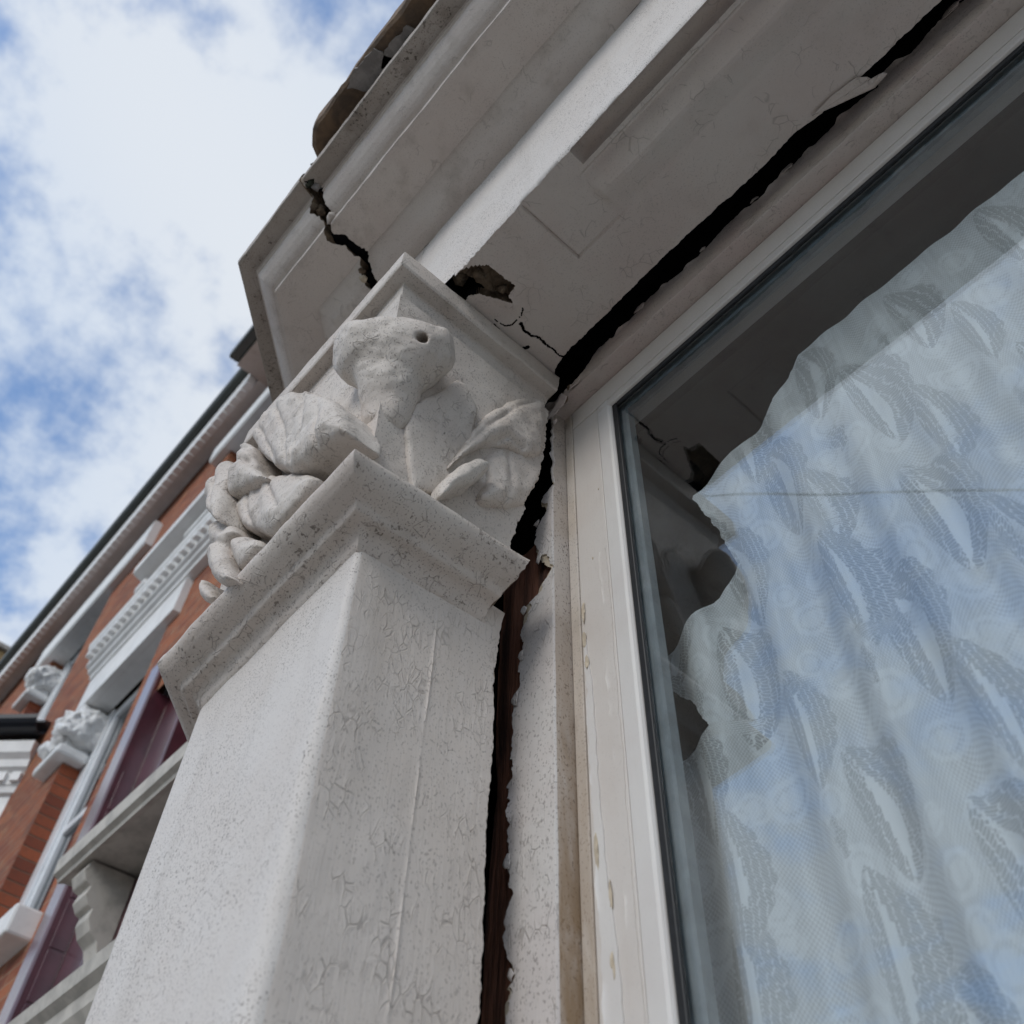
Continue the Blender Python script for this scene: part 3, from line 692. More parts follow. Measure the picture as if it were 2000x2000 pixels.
build('leaf', R_.reshape(-1, 3), np.concatenate([grid_faces(*R_.shape[:2]), np.stack([np.arange(5)*len(pl)+len(pl)-1, np.arange(1, 6)*len(pl)+len(pl)-1, np.arange(1, 6)*len(pl), np.arange(5)*len(pl)], 1)]), MAT['capital'], capital, smooth=True, auto=60)
# ------------------------------------------------------------------ lintel with its moulded, broken soffit
ZS = 1.353
HOLE = np.array([(-0.5436, 0.2900), (-0.5219, 0.3000), (-0.4945, 0.3115), (-0.4854, 0.3223), (-0.4758, 0.3282), (-0.4741, 0.3439), (-0.4732, 0.3653), (-0.4718, 0.3800), (-0.4825, 0.3816), (-0.4889, 0.3841), (-0.4951, 0.3945), (-0.5017, 0.3778), (-0.5141, 0.3566), (-0.5210, 0.3434), (-0.5286, 0.3389), (-0.5481, 0.3427), (-0.5458, 0.3297), (-0.5450, 0.3134)])
DARK = np.array([(-0.5436, 0.2900), (-0.5182, 0.3144), (-0.5167, 0.3272), (-0.5138, 0.3531), (-0.5210, 0.3434), (-0.5286, 0.3389), (-0.5481, 0.3427), (-0.5458, 0.3297), (-0.5450, 0.3134)])
CRK = [([(-0.5568, 0.3822), (-0.5578, 0.3911), (-0.5470, 0.3948), (-0.5412, 0.4011), (-0.5429, 0.4092)], .0011),
       ([(-0.5543, 0.4028), (-0.5575, 0.4155), (-0.5497, 0.4300), (-0.5447, 0.4456), (-0.5452, 0.4594), (-0.5353, 0.4640)], .0027),
       ([(-0.5118, 0.4292), (-0.5166, 0.4418), (-0.5158, 0.4528), (-0.5114, 0.4656), (-0.5111, 0.4822), (-0.5097, 0.4980), (-0.5127, 0.5112), (-0.5069, 0.5195)], .0020),
       ([(-0.5745, 0.4945), (-0.5645, 0.5096), (-0.5618, 0.5296), (-0.5584, 0.5440)], .0013),
       ([(-0.5570, 0.3486), (-0.5443, 0.3633), (-0.5470, 0.3673), (-0.5516, 0.3680)], .0011),
       ([(-0.5340, 0.3932), (-0.5331, 0.4120), (-0.5246, 0.4192), (-0.5019, 0.4202), (-0.4897, 0.4140)], .0006)]
def in_poly(P, poly):
    x, y = P[..., 0], P[..., 1]; c = np.zeros(x.shape, bool); n = len(poly)
    for i in range(n):
        x1, y1 = poly[i]; x2, y2 = poly[(i+1) % n]
        k = ((y1 > y) != (y2 > y)) & (x < (x2-x1)*(y-y1)/(y2-y1+1e-12)+x1); c ^= k
    return c
xs = np.concatenate([np.arange(-0.640, -0.590, 0.004), np.arange(-0.590, -0.455, 0.0011), np.arange(-0.455, -0.383, 0.003), np.arange(-0.383, -0.368, 0.0010), np.arange(-0.368, -0.300, 0.003), np.arange(-0.300, -0.255, 0.0012), np.arange(-0.255, 0.34, 0.003), np.linspace(0.345, 1.7, 40)])
y_list = np.concatenate([[.3000, .3012, .3024, .304, .307, .311, .315, .319, .323, .326, .3285, .3305, .3318, .3330, .3340, .3348, .3356, .3366, .338], np.arange(.3395, .496, .0013)])
tail = np.linspace(0, 1, 22)[1:]
zf = np.linspace(1.674, ZS+0.004, 34)
ed = s_edge(xs)
nX = len(xs)
Yg = np.concatenate([np.tile(y_list, (nX, 1)), y_list[-1]+tail[None]*(ed[:, None]-y_list[-1])], 1)
Xg = np.tile(xs[:, None], (1, Yg.shape[1]))
def smooth01(x, a, b):
    t = np.clip((x-a)/(b-a), 0, 1); return t*t*(3-2*t)
sX = np.sqrt(np.clip((Xg+.274)/.012, 0, 1)); sR = smooth01(Xg, -0.298, -0.280)*smooth01(Xg, -.310, -.20)**.35
mg = np.where((Yg > .3022) & (Yg < .3305), .034*np.clip(1-np.abs((Yg-.3160)/.0145)**3, 0, 1)**0.5, 0)
lip = np.interp(Yg, [.3366, .3400, .3425, .3740, .3800, .4190, .4200], [0, .006, .006, -.0165, -.0170, -.0005, 0])
crease = smooth01(Xg, -.3775, -.3735)*(1-smooth01(Yg, .4165, .4205))*0.0022 + 0.0045*np.exp(-((Yg-.4195)/.0014)**2)*smooth01(Xg, -.378, -.374)*(1-.8*smooth01(Xg, -.34, -.24))
crease = crease + 0.0050*np.exp(-((Xg+.3755)/.0015)**2)*(Yg < .4205)*(Yg > .308)
Zg = ZS + mg*sX + lip*sR + crease
PP = np.stack([Xg, Yg, Zg], -1)
Zg = Zg + fbm(PP, 24, 91)*0.0008 + fbm(PP, 6, 92, 2)*0.0012
P2 = np.stack([Xg, Yg], -1); P2n = P2 + np.stack([fbm(PP, 130, 93), fbm(PP, 130, 94)], -1)*0.0016
hole = in_poly(P2n, HOLE); dark = in_poly(P2n, DARK)
cdist = np.full(Xg.shape, 9.0); cr = np.zeros(Xg.shape, bool)
for line, w in CRK:
    d = poly_dist(P2n, line); cr |= d < w*(0.7+0.6*np.clip(vnoise(PP, 90, 95), -1, 1))
front_cut = hole.copy()
Zg = Zg + np.where(dark, .075, np.where(hole, .022+fbm(PP, 40, 96)*0.006, 0)) + np.where(cr & ~hole, .016, 0)
# paint plates sag a little beside the break
near = np.exp(-(poly_dist(P2, HOLE)/.012)**2)
Zg = Zg - np.where(~hole & ~cr, near*0.0025*np.clip(fbm(PP, 60, 97)+.3, 0, 1), 0)
soff = np.stack([Xg, Yg, Zg], -1)
front = np.zeros((nX, len(zf), 3)); front[..., 0] = xs[:, None]; front[..., 1] = YF; front[..., 2] = zf[None]
front[..., 1] += fbm(front, 28, 98)*0.0006 + fbm(front, 6, 99, 2)*0.0010
edge_rough = n1(xs, 55, 101)*0.0022+n1(xs, 200, 102, 2)*0.0014
front[:, -1, 2] += np.abs(edge_rough)*(1-sX[:, 0]); front[:, -1, 1] += 0.0015
soff[:, 0, 1] += 0.003+np.abs(edge_rough)*(1-sX[:, 0]); soff[:, 1, 1] = np.maximum(soff[:, 1, 1], soff[:, 0, 1]+.0006)
for k in range(2, 8): soff[:, k, 1] = np.maximum(soff[:, k, 1], soff[:, k-1, 1]+.0005)
back = np.stack([np.stack([xs, ed+0.004, xs*0+ZS+0.03], 1), np.stack([xs, ed+0.03, xs*0+1.50], 1)], 1)
V = np.concatenate([front, soff, back], 1)
nv = V.shape[1]; nf = len(zf)
mi = np.zeros((nX-1, nv-1), int)
mi[:, nf:] = 1
blk = np.zeros((nX, nv), int); blk[:, nf:nf+Yg.shape[1]] = np.where(dark | (cr & ~hole), 3, np.where(hole, 2, 0))  # deep break and cracks coloured near-black for their shade
mx = np.maximum(np.maximum(blk[:-1, :-1], blk[1:, :-1]), np.maximum(blk[:-1, 1:], blk[1:, 1:]))
mi = np.where((mx > 0), mx, mi); mi[:, -2:] = 3
lintel = build('lintel', V.reshape(-1, 3), grid_faces(nX, nv)[:, ::-1], [MAT['front'], MAT['soffit'], MAT['stone'], MAT['void']], bay, smooth=True, midx=mi.reshape(-1), auto=48)
tag(lintel, 'cracked painted lintel over the window, soffit broken beside the capital')
# frieze that carries the lintel face round the canted corner
fr = sweep_surface([(-1.71, 1.15), (-0.862, YF), (-0.6395, YF)], resample([(0, 1.351), (0, 1.674)], 0.02), 0.02)
frieze = build('frieze', fr.reshape(-1, 3), grid_faces(*fr.shape[:2]), MAT['cornice'], bay, smooth=True, auto=40)

# ------------------------------------------------------------------ cornice in two pieces, split by a crack
CP = [(0, 1.672, 'f2'), (.018, 1.676, ''), (.034, 1.684, 'f1'), (.050, 1.697, ''), (.0625, 1.7075, ''), (.066, 1.712, 'p1'), (.074, 1.713, ''), (.100, 1.714, 's3'), (.116, 1.715, 's2'), (.132, 1.716, 's1'), (.1450, 1.718, ''), (.1480, 1.7195, 'p2'), (.1490, 1.7325, ''), (.1515, 1.7345, ''), (.1570, 1.7360, ''), (.1650, 1.7410, 'p4'), (.1750, 1.7500, ''), (.1830, 1.7600, 'p45'), (.1880, 1.7690, ''), (.1895, 1.7735, ''), (.1925, 1.7745, ''), (.1935, 1.7850, 'p5'), (.1965, 1.7868, ''), (.2020, 1.7880, ''), (.2260, 1.7870, ''), (.2300, 1.789, 'p6'), (.2320, 1.800, ''), (.2315, 1.826, ''), (.2270, 1.834, ''), (.0, 1.850, '')]
prof0 = np.array([(p[0], p[1]) for p in CP])
key = {p[2]: i for i, p in enumerate(CP) if p[2]}
XRk = dict(f2=-.760, f1=-.749, p1=-.734, s3=-.736, s2=-.735, s1=-.747, p2=-.741, p4=-.724, p45=-.726, p5=-.718, p6=-.734)
XLk = dict(f2=-.768, f1=-.773, p1=-.752, s3=-.752, s2=-.763, s1=-.766, p2=-.757, p4=-.749, p45=-.762, p5=-.742, p6=-.741)
slen = np.concatenate([[0], np.cumsum(np.linalg.norm(np.diff(prof0, axis=0), axis=1))])
pr = resample(prof0, 0.0035)
sl = np.concatenate([[0], np.cumsum(np.linalg.norm(np.diff(pr, axis=0), axis=1))])
def ends(tab, seed):
    ks = sorted(key, key=lambda k: key[k])
    x = np.interp(sl, [slen[key[k]] for k in ks], [tab[k] for k in ks])
    return x + n1(sl, 90, seed)*0.0035 + n1(sl, 260, seed+1, 2)*0.002
def corn_mat(nu, nv):
    mi = np.zeros((nu, nv), int)
    e5 = slen[key['p5']]; mi[:, :][:, (sl[:-1] > e5)] = 1
    return mi
def age(V, seed, amp=0.0011):
    P = V.copy()
    return V + (fbm(P, 22, seed)*amp + fbm(P, 75, seed+2, 2)*amp*0.5)[..., None]*np.array([0.2, -0.8, 0.6])
# right-hand piece
xe = ends(XRk, 111)
tX = np.concatenate([np.linspace(0, 1, 150)**1.6*1.0])
V = np.zeros((len(tX)+1, len(pr), 3))
V[1:, :, 0] = xe[None]+(1.7-xe[None])*tX[:, None]
V[1:, :, 1] = YF-pr[None, :, 0]; V[1:, :, 2] = pr[None, :, 1]
V[1:] = age(V[1:], 121)
V[0] = V[1]; V[0, :, 0] += 0.020; V[0, :, 1] = YF-(pr[:, 0]*0.62-0.02); V[0, :, 2] = 1.77+(pr[:, 1]-1.77)*0.35
mi = corn_mat(V.shape[0]-1, V.shape[1]-1); mi[0] = 2  # broken end coloured black for the shade in the gap
# weathered ragged top edge
rag = (pr[:, 0] > .2255) & (pr[:, 1] > 1.79)
V[1:, rag, 2] += n1(V[1:, rag, 0].ravel(), 60, 131).reshape(V[1:, rag, 0].shape)*0.003
cornice = build('cornice', V.reshape(-1, 3), grid_faces(*V.shape[:2]), [MAT['cornice'], MAT['slab'], MAT['void']], bay, smooth=True, midx=mi.reshape(-1), auto=34)
tag(cornice, 'moulded cornice above the lintel, right of the jagged crack')
# left-hand piece: runs round the canted corner, has dropped and turned a little
XC = -0.862
sw = sweep_surface([(-1.71, 1.15), (XC, YF), (-0.70, YF)], pr, 0.011)
nA = int(round(np.hypot(-1.71-XC, 1.15-YF)/0.011))
xe = ends(XLk, 141)
legn = sw.shape[0]-1-nA
for i in range(legn+1):
    sw[nA+i, :, 0] = sw[nA, :, 0]+(xe-sw[nA, :, 0])*(i/legn)
sw = age(sw, 151)
tap = np.clip((sw[..., 0]+1.1)/0.35, 0, 1)*np.clip((1.0-sw[..., 1])/0.5, 0, 1)
sw[..., 2] -= 0.0045*tap; sw[..., 1] -= 0.003*tap
last = sw[-1].copy(); last[:, 0] -= 0.022; last[:, 1] = YF-(pr[:, 0]*0.62-0.02); last[:, 2] = 1.77+(pr[:, 1]-1.77)*0.35
V = np.concatenate([sw, last[None]], 0)
mi = corn_mat(V.shape[0]-1, V.shape[1]-1); mi[-1] = 2
cl = build('cornice', V.reshape(-1, 3), grid_faces(*V.shape[:2]), [MAT['cornice'], MAT['slab'], MAT['stone']], bay, smooth=True, midx=mi.reshape(-1), auto=34)
tag(cl, 'dropped corner piece of cornice left of the jagged crack')
box('cavity_shade', -0.84, -0.64, 0.165, 0.299, 1.727, 1.80, MAT['void'], bay)  # black boxes painting the depth of the gap as shade
box('cavity_shade', -0.84, -0.64, 0.258, 0.2985, 1.703, 1.7265, MAT['void'], bay)
# crumbs of mortar caught in the crack
rng = np.random.default_rng(5)
def chip(name, c, r, mat, parent, seed, flat=(1, 1, 1)):
    n, m_ = 6, 5
    th = np.linspace(0, 2*math.pi, n, endpoint=False); ph = np.linspace(0.05, math.pi-0.05, m_)
    D = np.array([[(math.cos(t)*math.sin(p), math.sin(t)*math.sin(p), math.cos(p)) for p in ph] for t in th])
    R = r*(1+0.75*vnoise(D, 1.9, seed))
    return build(name, (np.array(c)+D*R[..., None]*np.array(flat)).reshape(-1, 3), grid_faces(n, m_, True, True), mat, parent)
for i, (c, r, mt) in enumerate([((-.744, .128, 1.757), .010, 'stone'), ((-.735, .148, 1.737), .010, 'cornice'), ((-.752, .117, 1.765), .010, 'stone'), ((-.732, .085, 1.788), .009, 'lichen'), ((-.741, .078, 1.793), .010, 'slab'), ((-.727, .097, 1.786), .009, 'render'), ((-.760, .243, 1.690), .008, 'stone'), ((-.765, .256, 1.680), .008, 'undercoat')]):
    chip('mortar_crumb', c, r, MAT[mt], bay, 200+i)
for i, (c, r, mt) in enumerate([((-.500, .332, 1.366), .010, 'stone'), ((-.528, .318, 1.385), .012, 'stone'), ((-.492, .372, 1.362), .008, 'stone'), ((-.546, .446, 1.364), .006, 'stone')]):
    chip('mortar_crumb', c, r, MAT[mt], bay, 230+i)
# moss tufts along the weathered top edge
for i in range(22):
    x = -0.95+0.30*rng.random() if i < 14 else -0.70+0.5*rng.random()
    if x < -0.925: x = -0.92
    chip('moss_tuft', (x, 0.0705+0.004*rng.random(), 1.822+0.012*rng.random()), 0.0035+0.004*rng.random(), MAT['lichen'], bay, 300+i, (1.5, .8, 1))
# brown coping slab that oversails the cornice
plan = [(1.7, .030), (-.30, .030), (-.655, .030), (-.672, .033), (-.700, .052), (-.712, .072), (-.760, .20), (-.79, .34), (1.7, .34)]
pp = resample(plan, 0.02)
def coping():
    rows = []
    for (off, z) in ((.030, 1.858), (.006, 1.856), (.000, 1.862), (-.002, 1.90), (.004, 1.935), (.03, 1.945), (.2, 1.96)):
        q = pp.copy(); c = np.array([0.4, .25])
        q[:, 1] += off*(q[:, 1] < .30); q[:, 0] += off*(q[:, 0] < -.64)
        rows.append(np.stack([q[:, 0], q[:, 1], q[:, 0]*0+z], 1))
    inner = rows[0].copy(); inner[:, 1] = np.maximum(inner[:, 1], .30); inner[:, 0] = np.maximum(inner[:, 0], -.66); inner[:, 2] = 1.857
    V = np.array([inner]+rows); V = age(V, 161, 0.0035)
    mi = np.zeros((V.shape[0]-1, V.shape[1]-1), int)
    return V, mi
V, mi = coping()
cop = build('coping', V.reshape(-1, 3), grid_faces(*V.shape[:2]), MAT['coping'], bay, smooth=True, auto=35)
tag(cop, 'brown weathered coping slab oversailing the cornice')
for i, (x0, x1, y0, y1) in enumerate([(-.565, -.47, .030, .075), (-.50, -.40, .052, .09)]):
    q = resample([(x0, y0+.01), (x0+.03, y0), (x1-.01, y0+.004), (x1, y1), (x0+.02, y1), (x0, y0+.01)], .008)[:-1]
    q = q + np.stack([n1(np.arange(len(q)), .7, 171+i), n1(np.arange(len(q)), .7, 173+i)], 1)*.004
    n = len(q)
    v = [(p[0], p[1], 1.8500) for p in q]+[(p[0], p[1], 1.866) for p in q]
    build('render_patch', v, [tuple(range(n))[::-1]]+[(j, (j+1) % n, n+(j+1) % n, n+j) for j in range(n)], MAT['render'], bay)

# ------------------------------------------------------------------ near-black boxes painting the shade inside the crack, timber lining
box('cavity_shade', -0.86, -0.80, 0.49, 0.70, GZ, 1.50, MAT['void'], bay)
box('cavity_shade', -0.80, -0.56, 0.635, 0.68, GZ, 1.50, MAT['void'], bay)
box('cavity_shade', -0.80, 1.70, 0.45, 0.68, 1.465, 1.50, MAT['void'], bay)
box('cavity_shade', -0.56, 1.70, 0.635, 0.68, 1.30, 1.465, MAT['void'], bay)
def wavy_board(name, x0, x1, y, z0, z1, mat, parent, seed):
    zz = np.linspace(z0, z1, 120); xx = np.linspace(x0, x1, 8)
    V = np.zeros((len(zz), len(xx), 3)); V[..., 0] = xx[None]; V[..., 2] = zz[:, None]; V[..., 1] = y
    V[..., 1] += fbm(V*np.array([1, 1, .2]), 60, seed)*0.0025
    V[:, 0, 0] += n1(zz, 12, seed+1)*0.004
    return build(name, V.reshape(-1, 3), grid_faces(len(zz), len(xx))[:, ::-1], mat, parent, smooth=True)
lin = wavy_board('timber_lining', -0.682, -0.585, 0.560, GZ, 1.02, MAT['wood'], bay, 181)
tag(lin, 'bare red-brown timber seen inside the crack')

# ------------------------------------------------------------------ window trim: jagged painted boards round the opening
YT, XT, ZT, YC = 0.55, -0.573, 1.307, 0.5785
zz = np.concatenate([[GZ+.85, -.3, 0, .12, .2], np.arange(.25, ZT+.004, .0022)]); zz[-1] = ZT+.004
tl = t_left(zz)
cols = np.concatenate([np.linspace(0, .34, 16), np.linspace(.38, 1, 14)])
V = np.zeros((len(zz), len(cols)+3, 3))
V[:, 1:-2, 0] = tl[:, None]+(XT-tl[:, None])*cols[None]
V[..., 2] = zz[:, None]; V[:, 1:-2, 1] = YT
dist = V[:, 1:-2, 0]-tl[:, None]
curl = np.clip(n1(zz, 38, 191), 0, 1)[:, None]*np.exp(-dist/.006)*0.0045
bare = np.clip(n1(zz, 14, 193)*.016+n1(zz, 70, 194, 2)*.005-.001, 0, .015)[:, None] > dist
V[:, 1:-2, 1] += fbm(V[:, 1:-2], 40, 192)*0.0006 - np.where(bare, -0.0018, curl)
V[:, 0, 0] = tl+.002; V[:, 0, 1] = YT+.018
V[:, -2, 0] = XT; V[:, -2, 1] = YT+.0025; V[:, -3, 0] = XT-.0015
V[:, -1, 0] = XT; V[:, -1, 1] = YC+.004
V[:, -2:, 0] += n1(zz, 20, 195)[:, None]*.0004
mi = np.zeros((len(zz)-1, V.shape[1]-1), int)
mi[:, 1:len(cols)] = np.where(bare[:-1, :-1], 1, 0); mi[:, 0] = 2; mi[:, -1] = 3
fr_ = np.clip(n1(zz, 40, 198)*.004+.003, 0, .012)*np.clip((zz-1.08)/.04, 0, 1)
V[:, -2, 1] += fr_; V[:, 1:-2, 1] += fr_[:, None]
jt = build('jamb_trim', V.reshape(-1, 3), grid_faces(*V.shape[:2])[:, ::-1], [MAT['trim'], MAT['undercoat'], MAT['wood'], MAT['return']], bay, smooth=True, midx=mi.reshape(-1), auto=40)
tag(jt, 'peeling white jamb board beside the crack with rust stained return')
xx = np.concatenate([np.arange(-.585, .36, .0024), np.linspace(.37, 1.0, 20)])
ht = h_top(xx)
V = np.zeros((len(xx), len(cols)+3, 3))
V[:, 1:-2, 2] = ht[:, None]+(ZT-ht[:, None])*cols[None]
V[..., 0] = xx[:, None]; V[:, 1:-2, 1] = YT
dist = ht[:, None]-V[:, 1:-2, 2]
curl = np.clip(n1(xx, 36, 196), 0, 1)[:, None]*np.exp(-dist/.006)*0.0055
V[:, 1:-2, 1] += fbm(V[:, 1:-2], 40, 197)*0.0006 - curl
V[:, 0, 2] = ht+.001; V[:, 0, 1] = YT+.02
V[:, -3, 2] = ZT+.0015; V[:, -2, 2] = ZT; V[:, -2, 1] = YT+.0025; V[:, -1, 2] = ZT; V[:, -1, 1] = YC+.004
m0 = V[:, :, 0] < XT
mi = np.zeros((len(xx)-1, V.shape[1]-1), int); mi[:, 0] = 1  # top edge coloured black like the shade of the crack
hd = build('head_trim', V.reshape(-1, 3), grid_faces(*V.shape[:2])[:, ::-1], [MAT['head'], MAT['void']], bay, smooth=True, midx=mi.reshape(-1), auto=40)
tag(hd, 'grubby head board above the casement with a ragged upper edge')

# ------------------------------------------------------------------ casement
cs = bpy.data.objects.new('casement', None); cs.location = (-0.57, 0.58, -0.62); COL.objects.link(cs); attach(cs, bay)
ZB = -0.60; XE = 0.95
box('frame_stop', XT+.0008, -0.5565, YC, .60, ZB, ZT-.0008, MAT['stop'], cs, .0015)
box('stile', -0.5553, -0.5036, YC+.0006, .632, ZB, 1.2582, MAT['joinery'], cs, .0012)
box('stile', XE, XE+.055, YC+.0006, .632, ZB, 1.2582, MAT['joinery'], cs, .0012)
box('rail', -0.5553, XE+.055, YC, .632, 1.2592, ZT-.0008, MAT['joinery'], cs, .0012)
box('rail', -0.5025, XE-.001, YC, .632, ZB, ZB+.06, MAT['joinery'], cs, .0012)
def bead(name, prof, a, b, axis, mat):
    v = []; n = len(prof)
    for s in (a, b):
        for (w, y) in prof:
            v.append((w, y, s) if axis == 'z' else (s, y, w))
    f = [(i, (i+1) % n, n+(i+1) % n, n+i) for i in range(n)]+[tuple(range(n))[::-1], tuple(range(n, 2*n))]
    if axis == 'x': f = [q[::-1] for q in f]
    return build(name, v, f, mat, cs)
bead('glazing_bead', [(-.5026, .632), (-.5026, YC+.0008), (-.4830, YC), (-.4795, YC+.0014), (-.4775, YC+.004), (-.4758, .5870), (-.4758, .632)][::-1], ZB, 1.2582, 'z', MAT['joinery2'])
bead('glazing_bead', [(1.2582, .632), (1.2582, YC+.0008), (1.2440, YC), (1.2408, YC+.0014), (1.2390, YC+.004), (1.2372, .5870), (1.2372, .632)][::-1], -.5025, XE, 'x', MAT['joinery'])
box('glazing_gasket', -.4757, -.4665, .5815, .5870, ZB, 1.2371, MAT['gasket'], cs, .0015)
box('glazing_gasket', -.4664, XE, .5815, .5870, 1.2275, 1.2371, MAT['gasket'], cs, .0015)
box('glazing_spacer', -.4757, -.4560, .5930, .6060, ZB, 1.2371, MAT['spacer'], cs)
box('glazing_spacer', -.4559, XE, .5930, .6060, 1.2170, 1.2371, MAT['spacer'], cs)
# flaps and scabs of paint torn off at the corner
def flap(name, poly, plane, off, mat, parent, sag, seed, t=.0012):
    q = resample(list(poly)+[poly[0]], .004)[:-1]; n = len(q); c = q.mean(0); rings = []
    for s in (1.0, .8, .5, .2, .01):
        w = c+(q-c)*s; r = np.linalg.norm(w-c, axis=1); rm = np.linalg.norm(q-c, axis=1).max()
        hgt = off - sag*(r/rm)**2 + n1(np.arange(n), .35, seed)*.0016*s
        rings.append(np.stack([w[:, 0], w[:, 1], hgt], 1) if plane == 'z' else np.stack([w[:, 0], hgt, w[:, 1]], 1))
    R = np.array(rings); f = grid_faces(5, n); ex = np.stack([np.arange(4)*n+n-1, np.arange(1, 5)*n+n-1, np.arange(1, 5)*n, np.arange(4)*n], 1)
    o = build(name, R.reshape(-1, 3), np.concatenate([f, ex]), mat, parent, smooth=True)
    md = o.modifiers.new('thick', 'SOLIDIFY'); md.thickness = t; md.offset = 0
    return o
# peeling paint skin on the stile
def skin(name, a, b, mat, parent, z0, z1, y, seed, t=.0011):
    z = np.arange(z0, z1, .003); l = a(z)+n1(z, 30, seed)*.0025+n1(z, 120, seed+1, 2)*.0012; r = b(z)+n1(z, 22, seed+2)*.0020+n1(z, 90, seed+3, 2)*.001
    V = np.zeros((len(z), 8, 3)); V[..., 2] = z[:, None]
    for k, s in enumerate((0, .0, .12, .4, .7, .9, 1, 1)):
        V[:, k, 0] = l+(r-l)*s; V[:, k, 1] = y-t-(np.clip(n1(z, 25, seed+4), 0, 1)*.0022 if k in (1,) else 0)
    V[:, 0, 1] = y+.0004; V[:, -1, 1] = y+.0004
    return build(name, V.reshape(-1, 3), grid_faces(len(z), 8)[:, ::-1], mat, parent, smooth=True, auto=40)
sk = skin('paint_skin', lambda z: np.interp(z, [.2, .55, .66, .86], [-.5450, -.5505, -.5510, -.5525]), lambda z: np.interp(z, [.2, .42, .55, .66, .86], [-.5250, -.5300, -.5400, -.5410, -.5485]), MAT['joinery2'], cs, .22, .80, YC+.0006, 211, .0017)
tag(sk, 'strip of lifting paint on the casement stile')

sk2 = skin('paint_skin', lambda z: np.interp(z, [.3, .7, 1.0], [-.5195, -.5200, -.5190]), lambda z: np.interp(z, [.3, .5, .7, 1.0], [-.5060, -.5072, -.5062, -.5075]), MAT['joinery'], cs, .24, .93, YC+.0006, 231, .0009)
for i, (x, z, w_, h_) in enumerate([(-.5495, .845, .0030, .020), (-.5500, .800, .0035, .016), (-.5475, .760, .0030, .013), (-.5470, .520, .0028, .022), (-.5330, .470, .0022, .018), (-.5350, .405, .0024, .015), (-.5120, 1.06, .0012, .003), (-.5300, .93, .0010, .0025)]):
    o = flap('bare_chip', [(x+w_*math.cos(a)*(.7+.5*rng.random()), z+h_*math.sin(a)*(.6+.5*rng.random())) for a in np.linspace(0, 2*math.pi, 9)[:-1]], 'y', YC-.0013 if i < 6 else YC-.0002, MAT['undercoat'], cs, .0, 620+i, .0006)
pane = box('pane', -.4750, XE, .5875, .5915, ZB, 1.2365, MAT['glass'], cs)

flap('paint_flap', [(-0.0225, 0.5084), (0.0093, 0.5081), (0.0449, 0.5129), (0.055, 0.5227), (0.0577, 0.5305), (0.0726, 0.5325), (0.075, 0.5376), (0.0542, 0.5411), (0.0279, 0.5316), (0.0022, 0.5206)], 'z', 1.3485, MAT['soffit'], bay, .004, 221)
flap('paint_flap', [(-0.5402, 1.3103), (-0.5304, 1.2879), (-0.538, 1.2794), (-0.556, 1.266), (-0.5723, 1.268), (-0.5767, 1.281), (-0.5615, 1.2943), (-0.5493, 1.3074)], 'y', .5455, MAT['head'], bay, .004, 222)
flap('paint_flap', [(-0.5181, 1.3128), (-0.5029, 1.3114), (-0.4992, 1.3086), (-0.5012, 1.3075), (-0.5154, 1.3075), (-0.5265, 1.3072), (-0.5245, 1.3186)], 'y', .5470, MAT['head'], bay, .003, 223)
for i, (x, z) in enumerate([(-.553, 1.300), (-.548, 1.318), (-.560, 1.285), (-.530, 1.322), (-.566, 1.262), (-.541, 1.299)]):
    chip('paint_scab', (x, .549, z), .006, MAT['stone' if i % 2 else 'head'], bay, 400+i, (1, .5, 1.2))
rng = np.random.default_rng(12)
for i in range(12):
    z = .30+.95*rng.random(); s = .003+.0035*rng.random()
    x = float(t_left(z))+rng.uniform(-.002, .004)
    flap('paint_flake', [(x+s*math.cos(a)*(.6+.7*rng.random()), z+1.6*s*math.sin(a)*(.6+.7*rng.random())) for a in np.linspace(0, 2*math.pi, 7)[:-1]], 'y', YT-.002-.002*rng.random(), MAT['trim'], bay, -.002, 500+i, .0007)
for i in range(9):
    x = -.45+.75*rng.random(); s = .004+.004*rng.random(); z = float(h_top(x))+rng.uniform(-.003, .002)
    flap('paint_flake', [(x+1.7*s*math.cos(a)*(.6+.7*rng.random()), z+s*math.sin(a)*(.6+.7*rng.random())) for a in np.linspace(0, 2*math.pi, 7)[:-1]], 'y', YT-.002-.003*rng.random(), MAT['head'], bay, -.002, 540+i, .0007)

# the rest of the bay, out of the picture but closing the room
box('end_pier', 1.02, 1.70, YF, 0.68, GZ, ZS-.001, MAT['front'], bay, .01)
box('sill_wall', -0.60, 1.02, 0.36, 0.66, GZ, -0.66, MAT['cornice'], bay, .01)
box('sill', -0.61, 1.02, 0.30, 0.66, -0.659, -0.605, MAT['cornice'], bay, .008)
box('bay_roof', -1.2, 1.7, 0.31, 1.4, 1.84, 1.855, MAT['slate'], bay)
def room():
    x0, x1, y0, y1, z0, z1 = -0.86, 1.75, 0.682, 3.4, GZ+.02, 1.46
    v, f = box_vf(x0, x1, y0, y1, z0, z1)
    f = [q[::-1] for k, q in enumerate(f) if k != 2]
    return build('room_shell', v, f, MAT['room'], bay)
room()

